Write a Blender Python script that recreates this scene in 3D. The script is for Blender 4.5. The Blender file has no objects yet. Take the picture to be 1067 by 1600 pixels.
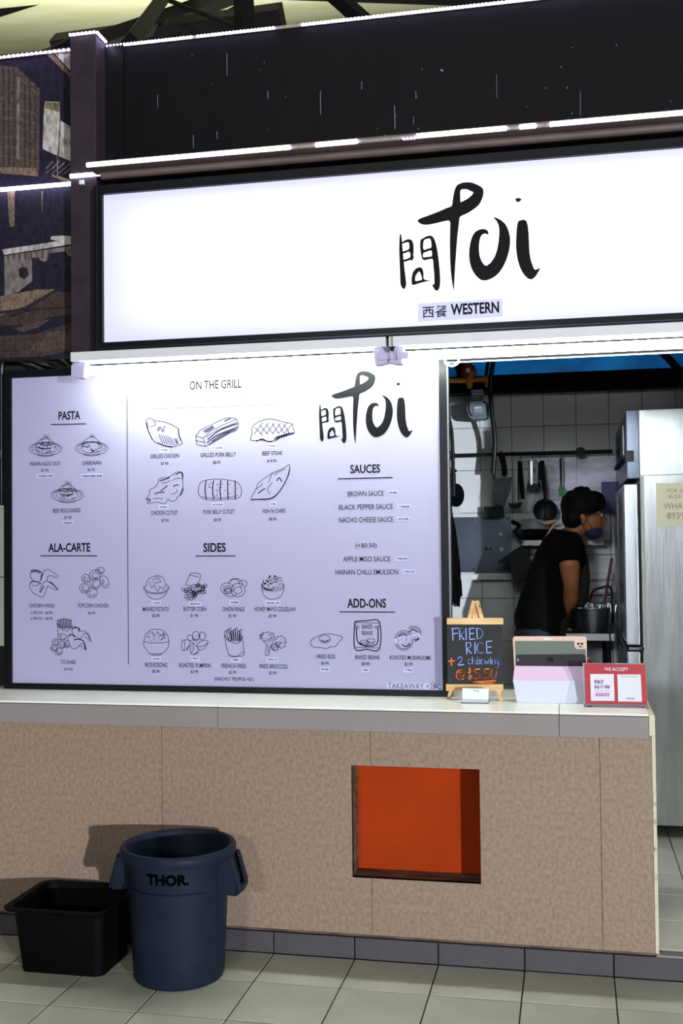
import bpy, bmesh, math, random
from mathutils import Vector, Matrix
from mathutils.geometry import tessellate_polygon
random.seed(7)
PI = math.pi
SC = bpy.context.scene
C = SC.collection

# ------------------------------------------------------------------ camera
YAW, PIT, ROLL, F = .20720788, .02803038, .01060668, 1698.69
CAM = Vector((0, -3.852, 1.489))
fw = Vector((-math.sin(YAW)*math.cos(PIT), math.cos(YAW)*math.cos(PIT), math.sin(PIT)))
rt = Vector((math.cos(YAW), math.sin(YAW), 0)); dn = fw.cross(rt)
cr, sr = math.cos(ROLL), math.sin(ROLL)
RX = cr*rt + sr*dn; DN = -sr*rt + cr*dn
cd = bpy.data.cameras.new('camera'); cam = bpy.data.objects.new('camera', cd); C.objects.link(cam)
cam.matrix_world = Matrix(((RX.x, -DN.x, -fw.x, CAM.x), (RX.y, -DN.y, -fw.y, CAM.y), (RX.z, -DN.z, -fw.z, CAM.z), (0, 0, 0, 1)))
cd.sensor_fit = 'HORIZONTAL'; cd.sensor_width = 36; cd.lens = F*36/1067; cd.clip_start = .05
SC.camera = cam

def ray(px, py): return RX*((px-533.5)/F) + DN*((py-800)/F) + fw
def at(px, py, Y):
    d = ray(px, py); return CAM + d*((Y-CAM.y)/d.y)
def atz(px, py, Z):
    d = ray(px, py); return CAM + d*((Z-CAM.z)/d.z)

# ------------------------------------------------------------------ light and exposure
SC.view_settings.view_transform = 'Standard'; SC.view_settings.look = 'None'
SC.view_settings.exposure = 0; SC.view_settings.gamma = 1; SC.view_settings.use_curve_mapping = False
w = bpy.data.worlds.new('world'); SC.world = w; w.use_nodes = True
w.node_tree.nodes['Background'].inputs[0].default_value = (.9, .9, 1, 1)
w.node_tree.nodes['Background'].inputs[1].default_value = .022

def lamp(name, loc, target, power, col, sx, sy):
    l = bpy.data.lights.new(name, 'AREA'); l.shape = 'RECTANGLE'; l.size = sx; l.size_y = sy
    l.energy = power; l.color = col
    o = bpy.data.objects.new(name, l); C.objects.link(o); o.location = loc
    o.rotation_euler = (Vector(target)-Vector(loc)).to_track_quat('-Z', 'Y').to_euler(); return o
# lamps of the food hall: fluorescent battens under its roof, a lit stall across the aisle; plus an unseen fill added to brighten the roof
lamp('hall_lamp', (-.9, -1.35, 4.3), (-.9, -.9, 0), 14, (1, .93, .80), 2.4, .12)
lamp('hall_lamp', (-.4, -4.6, 4.2), (-.4, -1.6, 0), 8, (1, .93, .82), 2.4, .5)
lamp('aisle_lamp', (9.46, -14, 1.3), (-.4, .6, 1.2), 3200, (.86, .93, 1), .3, .3)
lamp('stall_light', (-1.6, -9.3, 2.8), (.6, 1.5, 1.5), 200, (.9, .95, 1), .9, .5)
lamp('roof_fill', (-2.2, 3.4, 3.2), (-2.4, 3.6, 6), 170, (.96, .95, .78), 2.2, .6)

# unseen fills added: one lighting the blue tarp from behind, one lifting the kitchen
lamp('tarp_fill', (.1, 4.3, 2.75), (.1, 2.8, 2.6), 20, (.9, .96, 1), 2.6, .5)
lamp('kitchen_fill', (.1, .8, 2.6), (-.1, 2.0, 1.2), 1.3, (1, .95, .95), 1.2, .15)

# ------------------------------------------------------------------ materials
def lin(c):
    return tuple((v/255/12.92 if v/255 <= .04045 else ((v/255+.055)/1.055)**2.4) for v in c)+(1,)
def mat(name, col, rough=.5, metal=0, var=0, scale=8, col2=None, bump=0, emit=0, ecol=None, stretch=None, coat=0, spec=.5, bscale=None, trans=0, ramp=(.35, .65), det=6):
    m = bpy.data.materials.new(name); m.use_nodes = True; nt = m.node_tree; b = nt.nodes['Principled BSDF']
    c = lin(col); b.inputs['Base Color'].default_value = c
    b.inputs['Roughness'].default_value = rough; b.inputs['Metallic'].default_value = metal
    b.inputs['Specular IOR Level'].default_value = spec; b.inputs['Coat Weight'].default_value = coat
    b.inputs['Transmission Weight'].default_value = trans
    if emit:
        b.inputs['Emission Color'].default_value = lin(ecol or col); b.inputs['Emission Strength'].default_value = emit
    if var or bump or col2:
        tc = nt.nodes.new('ShaderNodeTexCoord'); mp = nt.nodes.new('ShaderNodeMapping'); nt.links.new(tc.outputs['Object'], mp.inputs[0])
        if stretch: mp.inputs['Scale'].default_value = stretch
        n = nt.nodes.new('ShaderNodeTexNoise'); n.inputs['Scale'].default_value = scale; n.inputs['Detail'].default_value = det
        nt.links.new(mp.outputs[0], n.inputs['Vector'])
        if col2 or var:
            r = nt.nodes.new('ShaderNodeValToRGB'); e = r.color_ramp.elements
            e[0].position, e[1].position = ramp
            c2 = lin(col2) if col2 else tuple(v*(1-var) for v in c[:3])+(1,)
            e[0].color = c2; e[1].color = c
            nt.links.new(n.outputs[0], r.inputs[0]); nt.links.new(r.outputs[0], b.inputs['Base Color'])
        if bump:
            bp = nt.nodes.new('ShaderNodeBump'); bp.inputs['Strength'].default_value = bump; bp.inputs['Distance'].default_value = .01
            n2 = n
            if bscale:
                n2 = nt.nodes.new('ShaderNodeTexNoise'); n2.inputs['Scale'].default_value = bscale; nt.links.new(mp.outputs[0], n2.inputs['Vector'])
            nt.links.new(n2.outputs[0], bp.inputs['Height']); nt.links.new(bp.outputs[0], b.inputs['Normal'])
    return m
M = {}
M['floor_tile'] = mat('floor_tile', (184, 186, 166), .38, var=.2, scale=3.2, bump=.05, bscale=60)
M['grout'] = mat('grout', (38, 36, 32), .95)
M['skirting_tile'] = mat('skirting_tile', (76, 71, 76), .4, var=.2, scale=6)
M['laminate'] = mat('laminate', (147, 125, 107), .55, scale=85, col2=(125, 104, 88), spec=.35, stretch=(1, 1, .7), ramp=(.32, .66), det=8)
M['white_tile'] = mat('white_tile', (232, 230, 218), .25, var=.06, scale=5)
M['edge_tile'] = mat('edge_tile', (136, 126, 124), .35, var=.06, scale=6)
M['wall_tile'] = mat('wall_tile', (232, 233, 238), .22, var=.08, scale=2.5)
M['worn_trim'] = mat('worn_trim', (196, 186, 158), .6, scale=18, col2=(110, 96, 70), ramp=(.32, .45))
M['orange'] = mat('orange_board', (158, 50, 8), .8, spec=.1, var=.12, scale=6)
M['stained_wood'] = mat('stained_wood', (104, 84, 70), .7, scale=9, col2=(48, 36, 30), stretch=(1, 3, 3))
M['pillar'] = mat('pillar_paint', (46, 36, 42), .6, spec=.2, var=.3, scale=14, bump=.1)
M['fascia'] = mat('fascia_board', (10, 7, 10), .6, scale=30, col2=(6, 4, 7), stretch=(1.5, 1, .12), spec=.12)
M['hood'] = mat('hood_metal', (92, 76, 72), .45, var=.25, scale=10)
M['black_frame'] = mat('black_frame', (8, 8, 11), .4, spec=.2)
M['black'] = mat('black_plastic', (7, 7, 9), .5, spec=.3)
M['ink'] = mat('black_print', (8, 8, 11), .5, spec=.12)
M['grey_ink'] = mat('grey_print', (92, 92, 104), .4)
M['white_metal'] = mat('white_metal', (200, 198, 200), .4, var=.05)
M['holder'] = mat('lamp_holder', (170, 160, 190), .5)
M['tube'] = mat('tube_glass', (255, 255, 255), .3, emit=90, ecol=(238, 248, 242))
M['led'] = mat('led_diode', (255, 255, 255), .3, emit=34, ecol=(206, 194, 255))
M['led_soft'] = mat('led_bar', (255, 255, 255), .3, emit=12, ecol=(222, 214, 255))
M['led_tape'] = mat('led_tape', (150, 140, 135), .6, var=.5, scale=120)
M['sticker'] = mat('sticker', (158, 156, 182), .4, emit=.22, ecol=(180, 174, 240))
M['steel'] = mat('brushed_steel', (200, 204, 212), .3, 1, var=.2, scale=4, stretch=(9, 9, .6), bump=.06, bscale=30)
M['steel_dull'] = mat('dull_steel', (120, 122, 128), .38, 1, var=.3, scale=10)
M['steel_dark'] = mat('dark_steel', (70, 72, 80), .35, .9, var=.3, scale=8)
M['steel_blue'] = mat('blue_film_steel', (118, 126, 146), .32, .7, var=.35, scale=9, stretch=(1, 1, .5))
M['splash'] = mat('splash_steel', (150, 148, 164), .42, .6, var=.45, scale=7, stretch=(1, 1, 3), bump=.3, bscale=14)
M['beam'] = mat('black_ledge_shadow', (8, 8, 9), .8, spec=.2)
M['fridge_side'] = mat('fridge_side_steel', (232, 236, 242), .32, .88, var=.22, scale=5, stretch=(3, 1, .5), bump=.05, bscale=25)
M['ceiling_blue'] = mat('blue_tarp', (20, 104, 182), .32, var=.25, scale=5, stretch=(1, .4, 1))
M['yellow'] = mat('yellow_pipe_paint', (226, 152, 28), .45, var=.1)
M['red'] = mat('red_paint', (150, 34, 24), .4)
M['meter'] = mat('meter_grey', (110, 122, 134), .5, var=.15)
M['meter_dark'] = mat('meter_dark', (56, 58, 68), .5)
M['paper'] = mat('white_paper', (206, 205, 212), .6)
M['pine'] = mat('pine_wood', (222, 184, 132), .55, scale=7, col2=(190, 146, 96), stretch=(1, 1, 7))
M['chalkboard'] = mat('chalkboard', (14, 12, 18), .6)
M['chalk_blue'] = mat('blue_chalk_ink', (142, 164, 232), .8)
M['chalk_orange'] = mat('orange_chalk_ink', (255, 124, 40), .8)
M['card_red'] = mat('red_card', (164, 36, 46), .45)
M['purple'] = mat('purple_print', (112, 26, 122), .5)
M['magenta'] = mat('magenta_print', (176, 52, 160), .5)
M['rose'] = mat('rose_case', (206, 172, 160), .5)
M['pink'] = mat('pink_flap', (188, 160, 184), .5, var=.06, scale=3)
M['pink2'] = mat('pink_flap_fold', (166, 140, 170), .5)
M['white_box'] = mat('white_flap', (186, 188, 206), .5)
M['grey_flap'] = mat('pale_grey_flap', (172, 172, 190), .5)
M['tablet_back'] = mat('tablet_back', (112, 120, 112), .25, .3)  # greenish grey reflection put into the base colour
M['green'] = mat('green_silicone', (24, 124, 40), .5)
M['blue_plastic'] = mat('blue_plastic', (36, 50, 130), .5)
M['cloth_black'] = mat('black_cloth', (7, 7, 9), .95, spec=.1, bump=.3, scale=60)
M['cloth_grey'] = mat('grey_cloth', (54, 52, 58), .95, bump=.3, scale=50)
M['denim'] = mat('dark_denim', (22, 30, 44), .9, bump=.2, scale=60)
M['skin'] = mat('skin', (150, 90, 58), .55, var=.1, scale=20)
M['hair'] = mat('hair', (6, 5, 5), .7, spec=.15, bump=.5, scale=90)
M['bin'] = mat('bin_plastic', (27, 33, 48), .5, spec=.1, var=.18, scale=14, bump=.08, bscale=90)
M['tub'] = mat('tub_plastic', (3, 3, 4), .6, spec=.08)
M['cream'] = mat('cream_card', (240, 232, 206), .6)
M['warm_ink'] = mat('brown_print', (150, 138, 118), .6)
M['roof'] = mat('roof_underside', (206, 206, 188), .9, scale=1.3, col2=(176, 182, 130), ramp=(.2, .7))
M['truss'] = mat('truss_steel', (12, 11, 15), .7, spec=.1)
M['hall_wall'] = mat('dark_wall', (18, 18, 20), .9)
M['stem'] = mat('dry_stem', (66, 66, 56), .8, var=.4, scale=30)
M['ceramic'] = mat('white_ceramic', (220, 220, 222), .3)
M['pole'] = mat('maroon_pole', (110, 60, 80), .5)
M['plastic_clear'] = mat('cloudy_plastic', (150, 152, 156), .3)
M['lens'] = mat('lens_glass', (150, 160, 170), .05, 0, trans=.9)
M['acrylic'] = mat('acrylic', (235, 240, 245), .06, trans=.85)
# photo mural inks
for n, c in dict(dark=(34, 28, 38), navy=(26, 24, 40), grey=(112, 102, 100), pale=(176, 166, 160), brown=(78, 62, 56), tan=(112, 94, 78), earth=(62, 48, 44), mid=(88, 78, 76)).items():
    M['mural_'+n] = mat('mural_'+n, c, .7, spec=.2, scale=60, var=.65, det=10, stretch=(2, 1, 1) if n in ('tan', 'earth', 'brown') else (1, 1, .5), ramp=(.3, .6))

def lightbox_mat():
    # backlit acrylic: two rows of tubes inside make it brightest along two bands, duller towards its rim
    m = bpy.data.materials.new('lightbox_face'); m.use_nodes = True; nt = m.node_tree; N = nt.nodes; L = nt.links
    b = N['Principled BSDF']; b.inputs['Base Color'].default_value = (.75, .75, .8, 1); b.inputs['Roughness'].default_value = .35
    tc = N.new('ShaderNodeTexCoord'); sp = N.new('ShaderNodeSeparateXYZ'); L.new(tc.outputs['Generated'], sp.inputs[0])
    def rng(src, a, bb, c=0, d=1):
        r = N.new('ShaderNodeMapRange'); r.interpolation_type = 'SMOOTHSTEP'
        r.inputs[1].default_value = a; r.inputs[2].default_value = bb; r.inputs[3].default_value = c; r.inputs[4].default_value = d
        L.new(src, r.inputs[0]); return r.outputs[0]
    def mul(a, c):
        x = N.new('ShaderNodeMath'); x.operation = 'MULTIPLY'; L.new(a, x.inputs[0]); L.new(c, x.inputs[1]); return x.outputs[0]
    v = mul(mul(rng(sp.outputs[0], -.02, .075), rng(sp.outputs[2], -.06, .28)), rng(sp.outputs[2], 1.06, .72))
    r = N.new('ShaderNodeValToRGB'); L.new(v, r.inputs[0]); e = r.color_ramp.elements
    e[0].color = lin((186, 184, 224)); e[1].color = lin((255, 255, 255)); e[0].position = 0
    x = e.new(.55); x.color = lin((226, 228, 250))
    L.new(r.outputs[0], b.inputs['Emission Color']); b.inputs['Emission Strength'].default_value = 1.02
    b.inputs['Base Color'].default_value = (.25, .25, .27, 1)
    return m
M['lightbox'] = lightbox_mat()
def tarp_mat():
    m = bpy.data.materials.new('blue_tarp_sheet'); m.use_nodes = True; nt = m.node_tree; N = nt.nodes; L = nt.links
    out = N['Material Output']; N.remove(N['Principled BSDF'])
    n = N.new('ShaderNodeTexNoise'); n.inputs['Scale'].default_value = 4; r = N.new('ShaderNodeValToRGB')
    tc = N.new('ShaderNodeTexCoord'); L.new(tc.outputs['Object'], n.inputs['Vector']); L.new(n.outputs[0], r.inputs[0])
    r.color_ramp.elements[0].color = lin((0, 66, 130)); r.color_ramp.elements[1].color = lin((8, 122, 200))
    r.color_ramp.elements[0].position = .3; r.color_ramp.elements[1].position = .7
    a = N.new('ShaderNodeBsdfTranslucent'); b = N.new('ShaderNodeBsdfDiffuse'); g = N.new('ShaderNodeBsdfGlossy'); g.inputs['Roughness'].default_value = .25
    L.new(r.outputs[0], a.inputs[0]); L.new(r.outputs[0], b.inputs[0])
    x = N.new('ShaderNodeMixShader'); x.inputs[0].default_value = .4; L.new(a.outputs[0], x.inputs[1]); L.new(b.outputs[0], x.inputs[2])
    y = N.new('ShaderNodeMixShader'); y.inputs[0].default_value = .06; L.new(x.outputs[0], y.inputs[1]); L.new(g.outputs[0], y.inputs[2]); L.new(y.outputs[0], out.inputs[0])
    return m
M['tarp'] = tarp_mat()
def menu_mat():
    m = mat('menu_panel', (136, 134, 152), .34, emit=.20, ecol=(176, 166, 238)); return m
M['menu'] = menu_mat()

# ------------------------------------------------------------------ mesh helpers
class MB:
    def __init__(s): s.v = []; s.f = []; s.m = []
    def add(s, vs, fs, mi=0):
        k = len(s.v); s.v += [tuple(v) for v in vs]; s.f += [tuple(i+k for i in f) for f in fs]; s.m += [mi]*len(fs); return s
    def box(s, x0, x1, y0, y1, z0, z1, mi=0):
        s.add([(x, y, z) for z in (z0, z1) for y in (y0, y1) for x in (x0, x1)],
              [(0, 2, 3, 1), (4, 5, 7, 6), (0, 1, 5, 4), (2, 6, 7, 3), (0, 4, 6, 2), (1, 3, 7, 5)], mi); return s
    def tube(s, pts, r, n=10, mi=0, cap=True):
        pts = [Vector(p) for p in pts]; rs = r if isinstance(r, (list, tuple)) else [r]*len(pts)
        vs = []; up = None
        for i, p in enumerate(pts):
            t = (pts[min(i+1, len(pts)-1)]-pts[max(i-1, 0)]).normalized()
            if up is None: up = Vector((0, 0, 1)) if abs(t.z) < .9 else Vector((1, 0, 0))
            a = t.cross(up); 
            if a.length < 1e-4: a = t.cross(Vector((0, 1, 0)))
            a.normalize(); b2 = t.cross(a); up = -b2 if (-b2).dot(up) > 0 else b2
            b2 = a.cross(t)
            for k in range(n):
                th = 2*PI*k/n; vs.append(p + (a*math.cos(th)+b2*math.sin(th))*rs[i])
        fs = []
        for i in range(len(pts)-1):
            for k in range(n): fs.append((i*n+k, i*n+(k+1) % n, (i+1)*n+(k+1) % n, (i+1)*n+k))
        if cap: fs.append(tuple(range(n))[::-1]); fs.append(tuple((len(pts)-1)*n+k for k in range(n)))
        return s.add(vs, fs, mi)
    def lathe(s, prof, c=(0, 0, 0), n=32, mi=0, ax='Z', sy=1):
        vs = []
        for r, h in prof:
            for k in range(n):
                a = 2*PI*k/n; x, y = r*math.cos(a), r*math.sin(a)*sy
                vs.append((c[0]+x, c[1]+y, c[2]+h) if ax == 'Z' else ((c[0]+x, c[1]+h, c[2]+y) if ax == 'Y' else (c[0]+h, c[1]+x, c[2]+y)))
        fs = [(i*n+k, i*n+(k+1) % n, (i+1)*n+(k+1) % n, (i+1)*n+k) for i in range(len(prof)-1) for k in range(n)]
        return s.add(vs, fs, mi)
    def ball(s, c, r, n=12, mi=0):
        rr = r if isinstance(r, (tuple, list)) else (r, r, r); vs = []; m = n//2
        for i in range(m+1):
            t = PI*i/m
            for k in range(n):
                a = 2*PI*k/n; vs.append((c[0]+rr[0]*math.sin(t)*math.cos(a), c[1]+rr[1]*math.sin(t)*math.sin(a), c[2]+rr[2]*math.cos(t)))
        return s.add(vs, [(i*n+k, (i+1)*n+k, (i+1)*n+(k+1) % n, i*n+(k+1) % n) for i in range(m) for k in range(n)], mi)
    def poly(s, loops, mi=0):
        loops = [[Vector(p) for p in l] for l in loops]; flat = [p for l in loops for p in l]
        return s.add(flat, [tuple(t) for t in tessellate_polygon(loops)], mi)
    def ribbon(s, pts, wd, closed=False, mi=0, nrm=Vector((0, -1, 0))):
        pts = [Vector(p) for p in pts]
        if closed: pts = pts+[pts[0]]
        for i, (a, b) in enumerate(zip(pts, pts[1:])):
            t = b-a
            if t.length < 1e-6: continue
            t.normalize(); sd = t.cross(nrm).normalized()*wd/2; e = t*wd*.3
            s.add([a-sd-e, b-sd+e, b+sd+e, a+sd-e], [(0, 1, 2, 3)], mi)
        return s
    def prism(s, pts, d, mi=0):      # pts planar outline, extruded by vector d
        pts = [Vector(p) for p in pts]; n = len(pts); d = Vector(d)
        fs = [tuple(t) for t in tessellate_polygon([pts])]
        s.add(pts, fs, mi); s.add([p+d for p in pts], [t[::-1] for t in fs], mi)
        s.add(pts+[p+d for p in pts], [(i, (i+1) % n, n+(i+1) % n, n+i) for i in range(n)], mi); return s
    def xf(s, m):
        s.v = [tuple(m @ Vector(v)) for v in s.v]; return s
    def build(s, name, mats, parent=None, smooth=False, bevel=0, **kw):
        me = bpy.data.meshes.new(name); me.from_pydata(s.v, [], s.f)
        mats = mats if isinstance(mats, (list, tuple)) else [mats]
        for m in mats: me.materials.append(M[m] if isinstance(m, str) else m)
        if len(mats) > 1: me.polygons.foreach_set('material_index', s.m)
        bm = bmesh.new(); bm.from_mesh(me); bmesh.ops.recalc_face_normals(bm, faces=bm.faces)
        if bevel: bmesh.ops.bevel(bm, geom=bm.edges[:], offset=bevel, segments=2, affect='EDGES', profile=.6)
        bm.to_mesh(me); bm.free()
        if smooth:
            me.polygons.foreach_set('use_smooth', [True]*len(me.polygons))
            try: me.set_sharp_from_angle(angle=math.radians(40))
            except Exception: pass
        o = bpy.data.objects.new(name, me); C.objects.link(o)
        if parent: o.parent = parent
        for k, v in kw.items(): o[k] = v
        return o
def thing(name, label, cat, group=None, loc=(0, 0, 0)):
    o = bpy.data.objects.new(name, None); C.objects.link(o); o['label'] = label; o['category'] = cat
    o.empty_display_size = .05
    if group: o['group'] = group
    return o
def rebase():
    # put every Empty at the base of its parts
    bpy.context.view_layer.update()
    for o in list(C.objects):
        if o.type == 'EMPTY' and o.parent is None and o.children:
            cs = [c.matrix_world @ Vector(b) for ch in o.children if ch.type == 'MESH' for c in [ch] for b in c.bound_box]
            if not cs: continue
            lo = Vector([min(c[i] for c in cs) for i in range(3)]); hi = Vector([max(c[i] for c in cs) for i in range(3)])
            p = Vector(((lo.x+hi.x)/2, (lo.y+hi.y)/2, lo.z)); d = p-o.location
            o.location = p
            for ch in o.children: ch.location = ch.location-d
def tag(o, label, cat, group=None):
    o['label'] = label; o['category'] = cat
    if group: o['group'] = group
    return o
def chaikin(p, n=1):
    for _ in range(n):
        q = []
        for a, b in zip(p, p[1:]+p[:1]):
            a, b = Vector(a), Vector(b); q += [a*.8+b*.2, a*.2+b*.8]
        p = q
    return p
def smooth_line(p, n=4, closed=False):
    p = [Vector(a) for a in p]; q = []
    m = len(p)
    if m < 3: return p
    rng = range(m if closed else m-1)
    for i in rng:
        p0 = p[(i-1) % m] if (closed or i > 0) else p[i]; p1 = p[i]; p2 = p[(i+1) % m]
        p3 = p[(i+2) % m] if (closed or i+2 < m) else p2
        for k in range(n):
            t = k/n; q.append(.5*((2*p1)+(p2-p0)*t+(2*p0-5*p1+4*p2-p3)*t*t+(3*p1-p0-3*p2+p3)*t**3))
    if not closed: q.append(p[-1])
    return q

# text: all conversions happen once, at the end
PENDING = []
def text(body, px0, px1, cy, h, Y, matn, parent, name='lettering', weight=.0, fn=None):
    """flat print fitted between two pixels of a line at height cy, on the plane Y"""
    a, b = at(px0, cy, Y), at(px1, cy, Y); t, u = at((px0+px1)/2, cy-h/2, Y), at((px0+px1)/2, cy+h/2, Y)
    c = at((px0+px1)/2, cy, Y)
    PENDING.append((body, c, (b.x-a.x), (t.z-u.z), matn, parent, name, weight, fn))
def flush_text():
    obs = []
    for it in PENDING:
        cu = bpy.data.curves.new('lettering', 'FONT'); cu.body = it[0]; cu.resolution_u = 3; cu.offset = it[7]; cu.size = 1
        o = bpy.data.objects.new('lettering', cu); C.objects.link(o); obs.append(o)
    bpy.context.view_layer.update(); dg = bpy.context.evaluated_depsgraph_get()
    groups = {}
    for o, (body, c, wd, ht, matn, parent, name, weight, fn) in zip(obs, PENDING):
        me = bpy.data.meshes.new_from_object(o.evaluated_get(dg))
        vs = [v.co.copy() for v in me.vertices]
        x0, x1 = min(v.x for v in vs), max(v.x for v in vs); y0, y1 = min(v.y for v in vs), max(v.y for v in vs)
        out = []
        for v in vs:
            x = ((v.x-x0)/(x1-x0)-.5)*wd; z = ((v.y-y0)/max(y1-y0, 1e-6)-.5)*ht
            out.append(fn(c, x, z) if fn else (c.x+x, c.y, c.z+z))
        g = groups.setdefault((parent.name, name, matn, 0 if name == 'lettering' else len(groups)), (parent, MB()))
        g[1].add(out, [tuple(p.vertices) for p in me.polygons])
        bpy.data.meshes.remove(me)
    for o in obs:
        cu = o.data; bpy.data.objects.remove(o); bpy.data.curves.remove(cu)
    for (pn, name, matn, _), (parent, mb) in groups.items(): mb.build(name, matn, parent)

def tile_mesh(name, sx, sy, th, m, ch=.0025, vertical=False):
    """one tile, top face slightly chamfered; base at z=0 (or standing in XZ with its face to -Y)"""
    a, b = sx/2, sy/2; v = [(-a, -b, 0), (a, -b, 0), (a, b, 0), (-a, b, 0), (-a, -b, th-ch), (a, -b, th-ch), (a, b, th-ch), (-a, b, th-ch),
         (-a+ch, -b+ch, th), (a-ch, -b+ch, th), (a-ch, b-ch, th), (-a+ch, b-ch, th)]
    f = [(i, (i+1) % 4, (i+1) % 4+4, i+4) for i in range(4)]+[(i+4, (i+1) % 4+4, (i+1) % 4+8, i+8) for i in range(4)]+[(8, 9, 10, 11)]
    if vertical: v = [(x, -z, y) for x, y, z in v]
    me = bpy.data.meshes.new(name); me.from_pydata(v, [], f); me.materials.append(M[m]); return me
def put(me, name, parent, loc):
    o = bpy.data.objects.new(name, me); C.objects.link(o); o.parent = parent; o.location = loc; return o

# ------------------------------------------------------------------ the setting
def struct(mb, name, mats, **k):
    o = mb.build(name, mats, **k); o['kind'] = 'structure'; return o
fl = struct(MB().box(-9, 9, -11, 0, -.1, -.006), 'floor', 'grout')
TW = .3; X0 = -1.4*.1 
x_joint = atz(819.7, 1517, 0).x      # one joint of the tile grid
rows = [0, -.257, -.557, -.857, -1.157, -1.457, -1.757, -2.057, -2.357]
meshes = {}
for r in range(len(rows)-1):
    y1, y0 = rows[r], rows[r+1]; hh = y1-y0-.005
    key = round(hh, 3)
    if key not in meshes: meshes[key] = tile_mesh('floor_tile', TW-.0045, hh, .006, 'floor_tile', .0015)
    for c in range(-13, 9): put(meshes[key], 'floor_tile', fl, (x_joint+(c+.5)*TW, (y0+y1)/2, -.006+random.uniform(-.0006, .0004)))
MB().box(-9, x_joint-13*TW-.004, -11, 0, -.006, 0).box(x_joint+9*TW+.004, 9, -11, 0, -.006, 0).box(x_joint-13*TW, x_joint+9*TW, -11, rows[-1]-.004, -.006, 0).build('tiled_outskirts', 'floor_tile', fl)

PL = .083
kf = struct(MB().box(-3.2, 2.6, .03, 3.1, -.1, PL-.006), 'floor.001', 'grout')
km = tile_mesh('floor_tile', .3-.004, .3-.004, .006, 'white_tile', .0012)
kx = atz(1046.8, 1313, PL).x
for i in range(-3, 5):
    for j in range(0, 8): put(km, 'floor_tile', kf, (kx+(i+.5)*.3, .323-.3+.003+(j+.5)*.335*.896+.03, PL-.006))
# skirting under the counter and on along the kitchen step
sk = struct(MB().box(-3.2, 2.6, .0125, .03, -.05, PL-.006), 'trim_1', 'grout')
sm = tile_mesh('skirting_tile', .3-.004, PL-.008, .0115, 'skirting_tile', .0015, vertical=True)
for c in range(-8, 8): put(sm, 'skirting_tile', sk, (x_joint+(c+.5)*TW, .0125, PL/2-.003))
MB().box(.262, 2.6, .0, .034, PL-.006, PL+.001).build('step_edge', 'edge_tile', sk)

# back wall of the kitchen with its tiles
WY = 2.8
wb = struct(MB().box(-2.3, 2.6, WY+.008, WY+.12, 0, 2.376), 'wall_back', 'grout')
tx, tz, jx, jz = .1915, .2595, -.339, 2.179
wm = tile_mesh('wall_tile', tx-.003, tz-.003, .008, 'wall_tile', .0012, vertical=True)
for i in range(-8, 9):
    for j in range(-8, 1): put(wm, 'wall_tile', wb, (jx+(i+.5)*tx, WY+.008, jz+(j+.5)*tz))
struct(MB().box(-2.42, -2.3, .42, WY+.14, 0, 2.81), 'wall_kitchen_left', 'hall_wall')
wr = struct(MB().box(2.6, 2.72, 0, WY+.14, 0, 2.81), 'wall_kitchen_right', 'wall_tile')
CZ = 2.82
ce = struct(MB().box(-2.42, 2.72, .27, WY+.2, CZ, CZ+.04), 'ceiling', 'hall_wall')
struct(MB().add([(-2.42, WY+.13, 2.4), (2.72, WY+.13, 2.4), (2.72, WY+.13, CZ), (-2.42, WY+.13, CZ)], [(0, 1, 2, 3)]), 'wall_back_tarp', 'tarp')
struct(MB().box(-2.3, 2.6, 2.66, WY+.128, 2.378, 2.478), 'trim_2', 'beam')  # wall ledge and the soft shadow above it, built as one black bar
MB().tube([at(1034, 549, 1.3)+Vector((0, 0, 0)), at(1078, 596, 2.4)], .02, 6).build('ceiling_strut', 'truss', ce)

# upper facade: pillar, fascia, hood
PF, FA, HF, SG = .12, .22, .02, .09
pl0 = at(110, 300, PF).x; pl1 = at(150.5, 300, PF).x
ztop = at(140, 49, PF).z; zbot = at(130, 552, PF).z
struct(MB().box(pl0, pl1, PF, FA+.25, zbot, ztop), 'trim_3', 'pillar', bevel=.003)
zf = at(600, 21, FA).z
fas = struct(MB().box(pl1, 2.8, FA, FA+.04, 2.2, zf-.004), 'wall_front', 'fascia')
MB().box(at(168, 150, FA).x-.01, at(195, 150, FA).x, FA-.012, FA, 2.85, zf-.01).build('edge_batten', 'black_frame', fas)
sc_ = MB()
for _ in range(34):
    px, py = random.uniform(230, 1060), random.uniform(60, 220); L = random.choice([.004, .006, .03, .05, .09])
    p = at(px, py, FA-.0015); sc_.ribbon([p, p+Vector((random.uniform(-.002, .002), 0, -L))], random.uniform(.0012, .0025))
p = at(689, 109, FA-.0015); sc_.ribbon([p, p+Vector((.006, 0, -.004))], .006)
sc_.build('scratches', mat('scratch', (120, 110, 120), .7), fas)
zh = at(136.6, 262, HF).z; xh = at(135.5, 262, HF).x
hood = struct(MB().prism([(xh, HF, zh), (xh, FA, zh), (xh, FA, zh+.035), (xh, HF, zh+.022)], (2.8-xh, 0, 0)), 'trim_4', 'hood')
MB().tube([(xh+.03, SG+.0, zh-.012), (2.8, SG+.0, zh-.012)], .016, 12).build('hood_moulding', 'hood', hood, smooth=True)
# wall left of the pillar (behind the mural)
zmb = at(55, 560, FA).z
wl = struct(MB().box(-3.6, pl0, FA, FA+.04, zmb, at(50, 80, FA).z), 'wall_left', 'hall_wall')
struct(MB().box(-3.6, -2.3, .62, .7, 0, 2.6), 'wall_left_recess', 'hall_wall')
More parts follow.
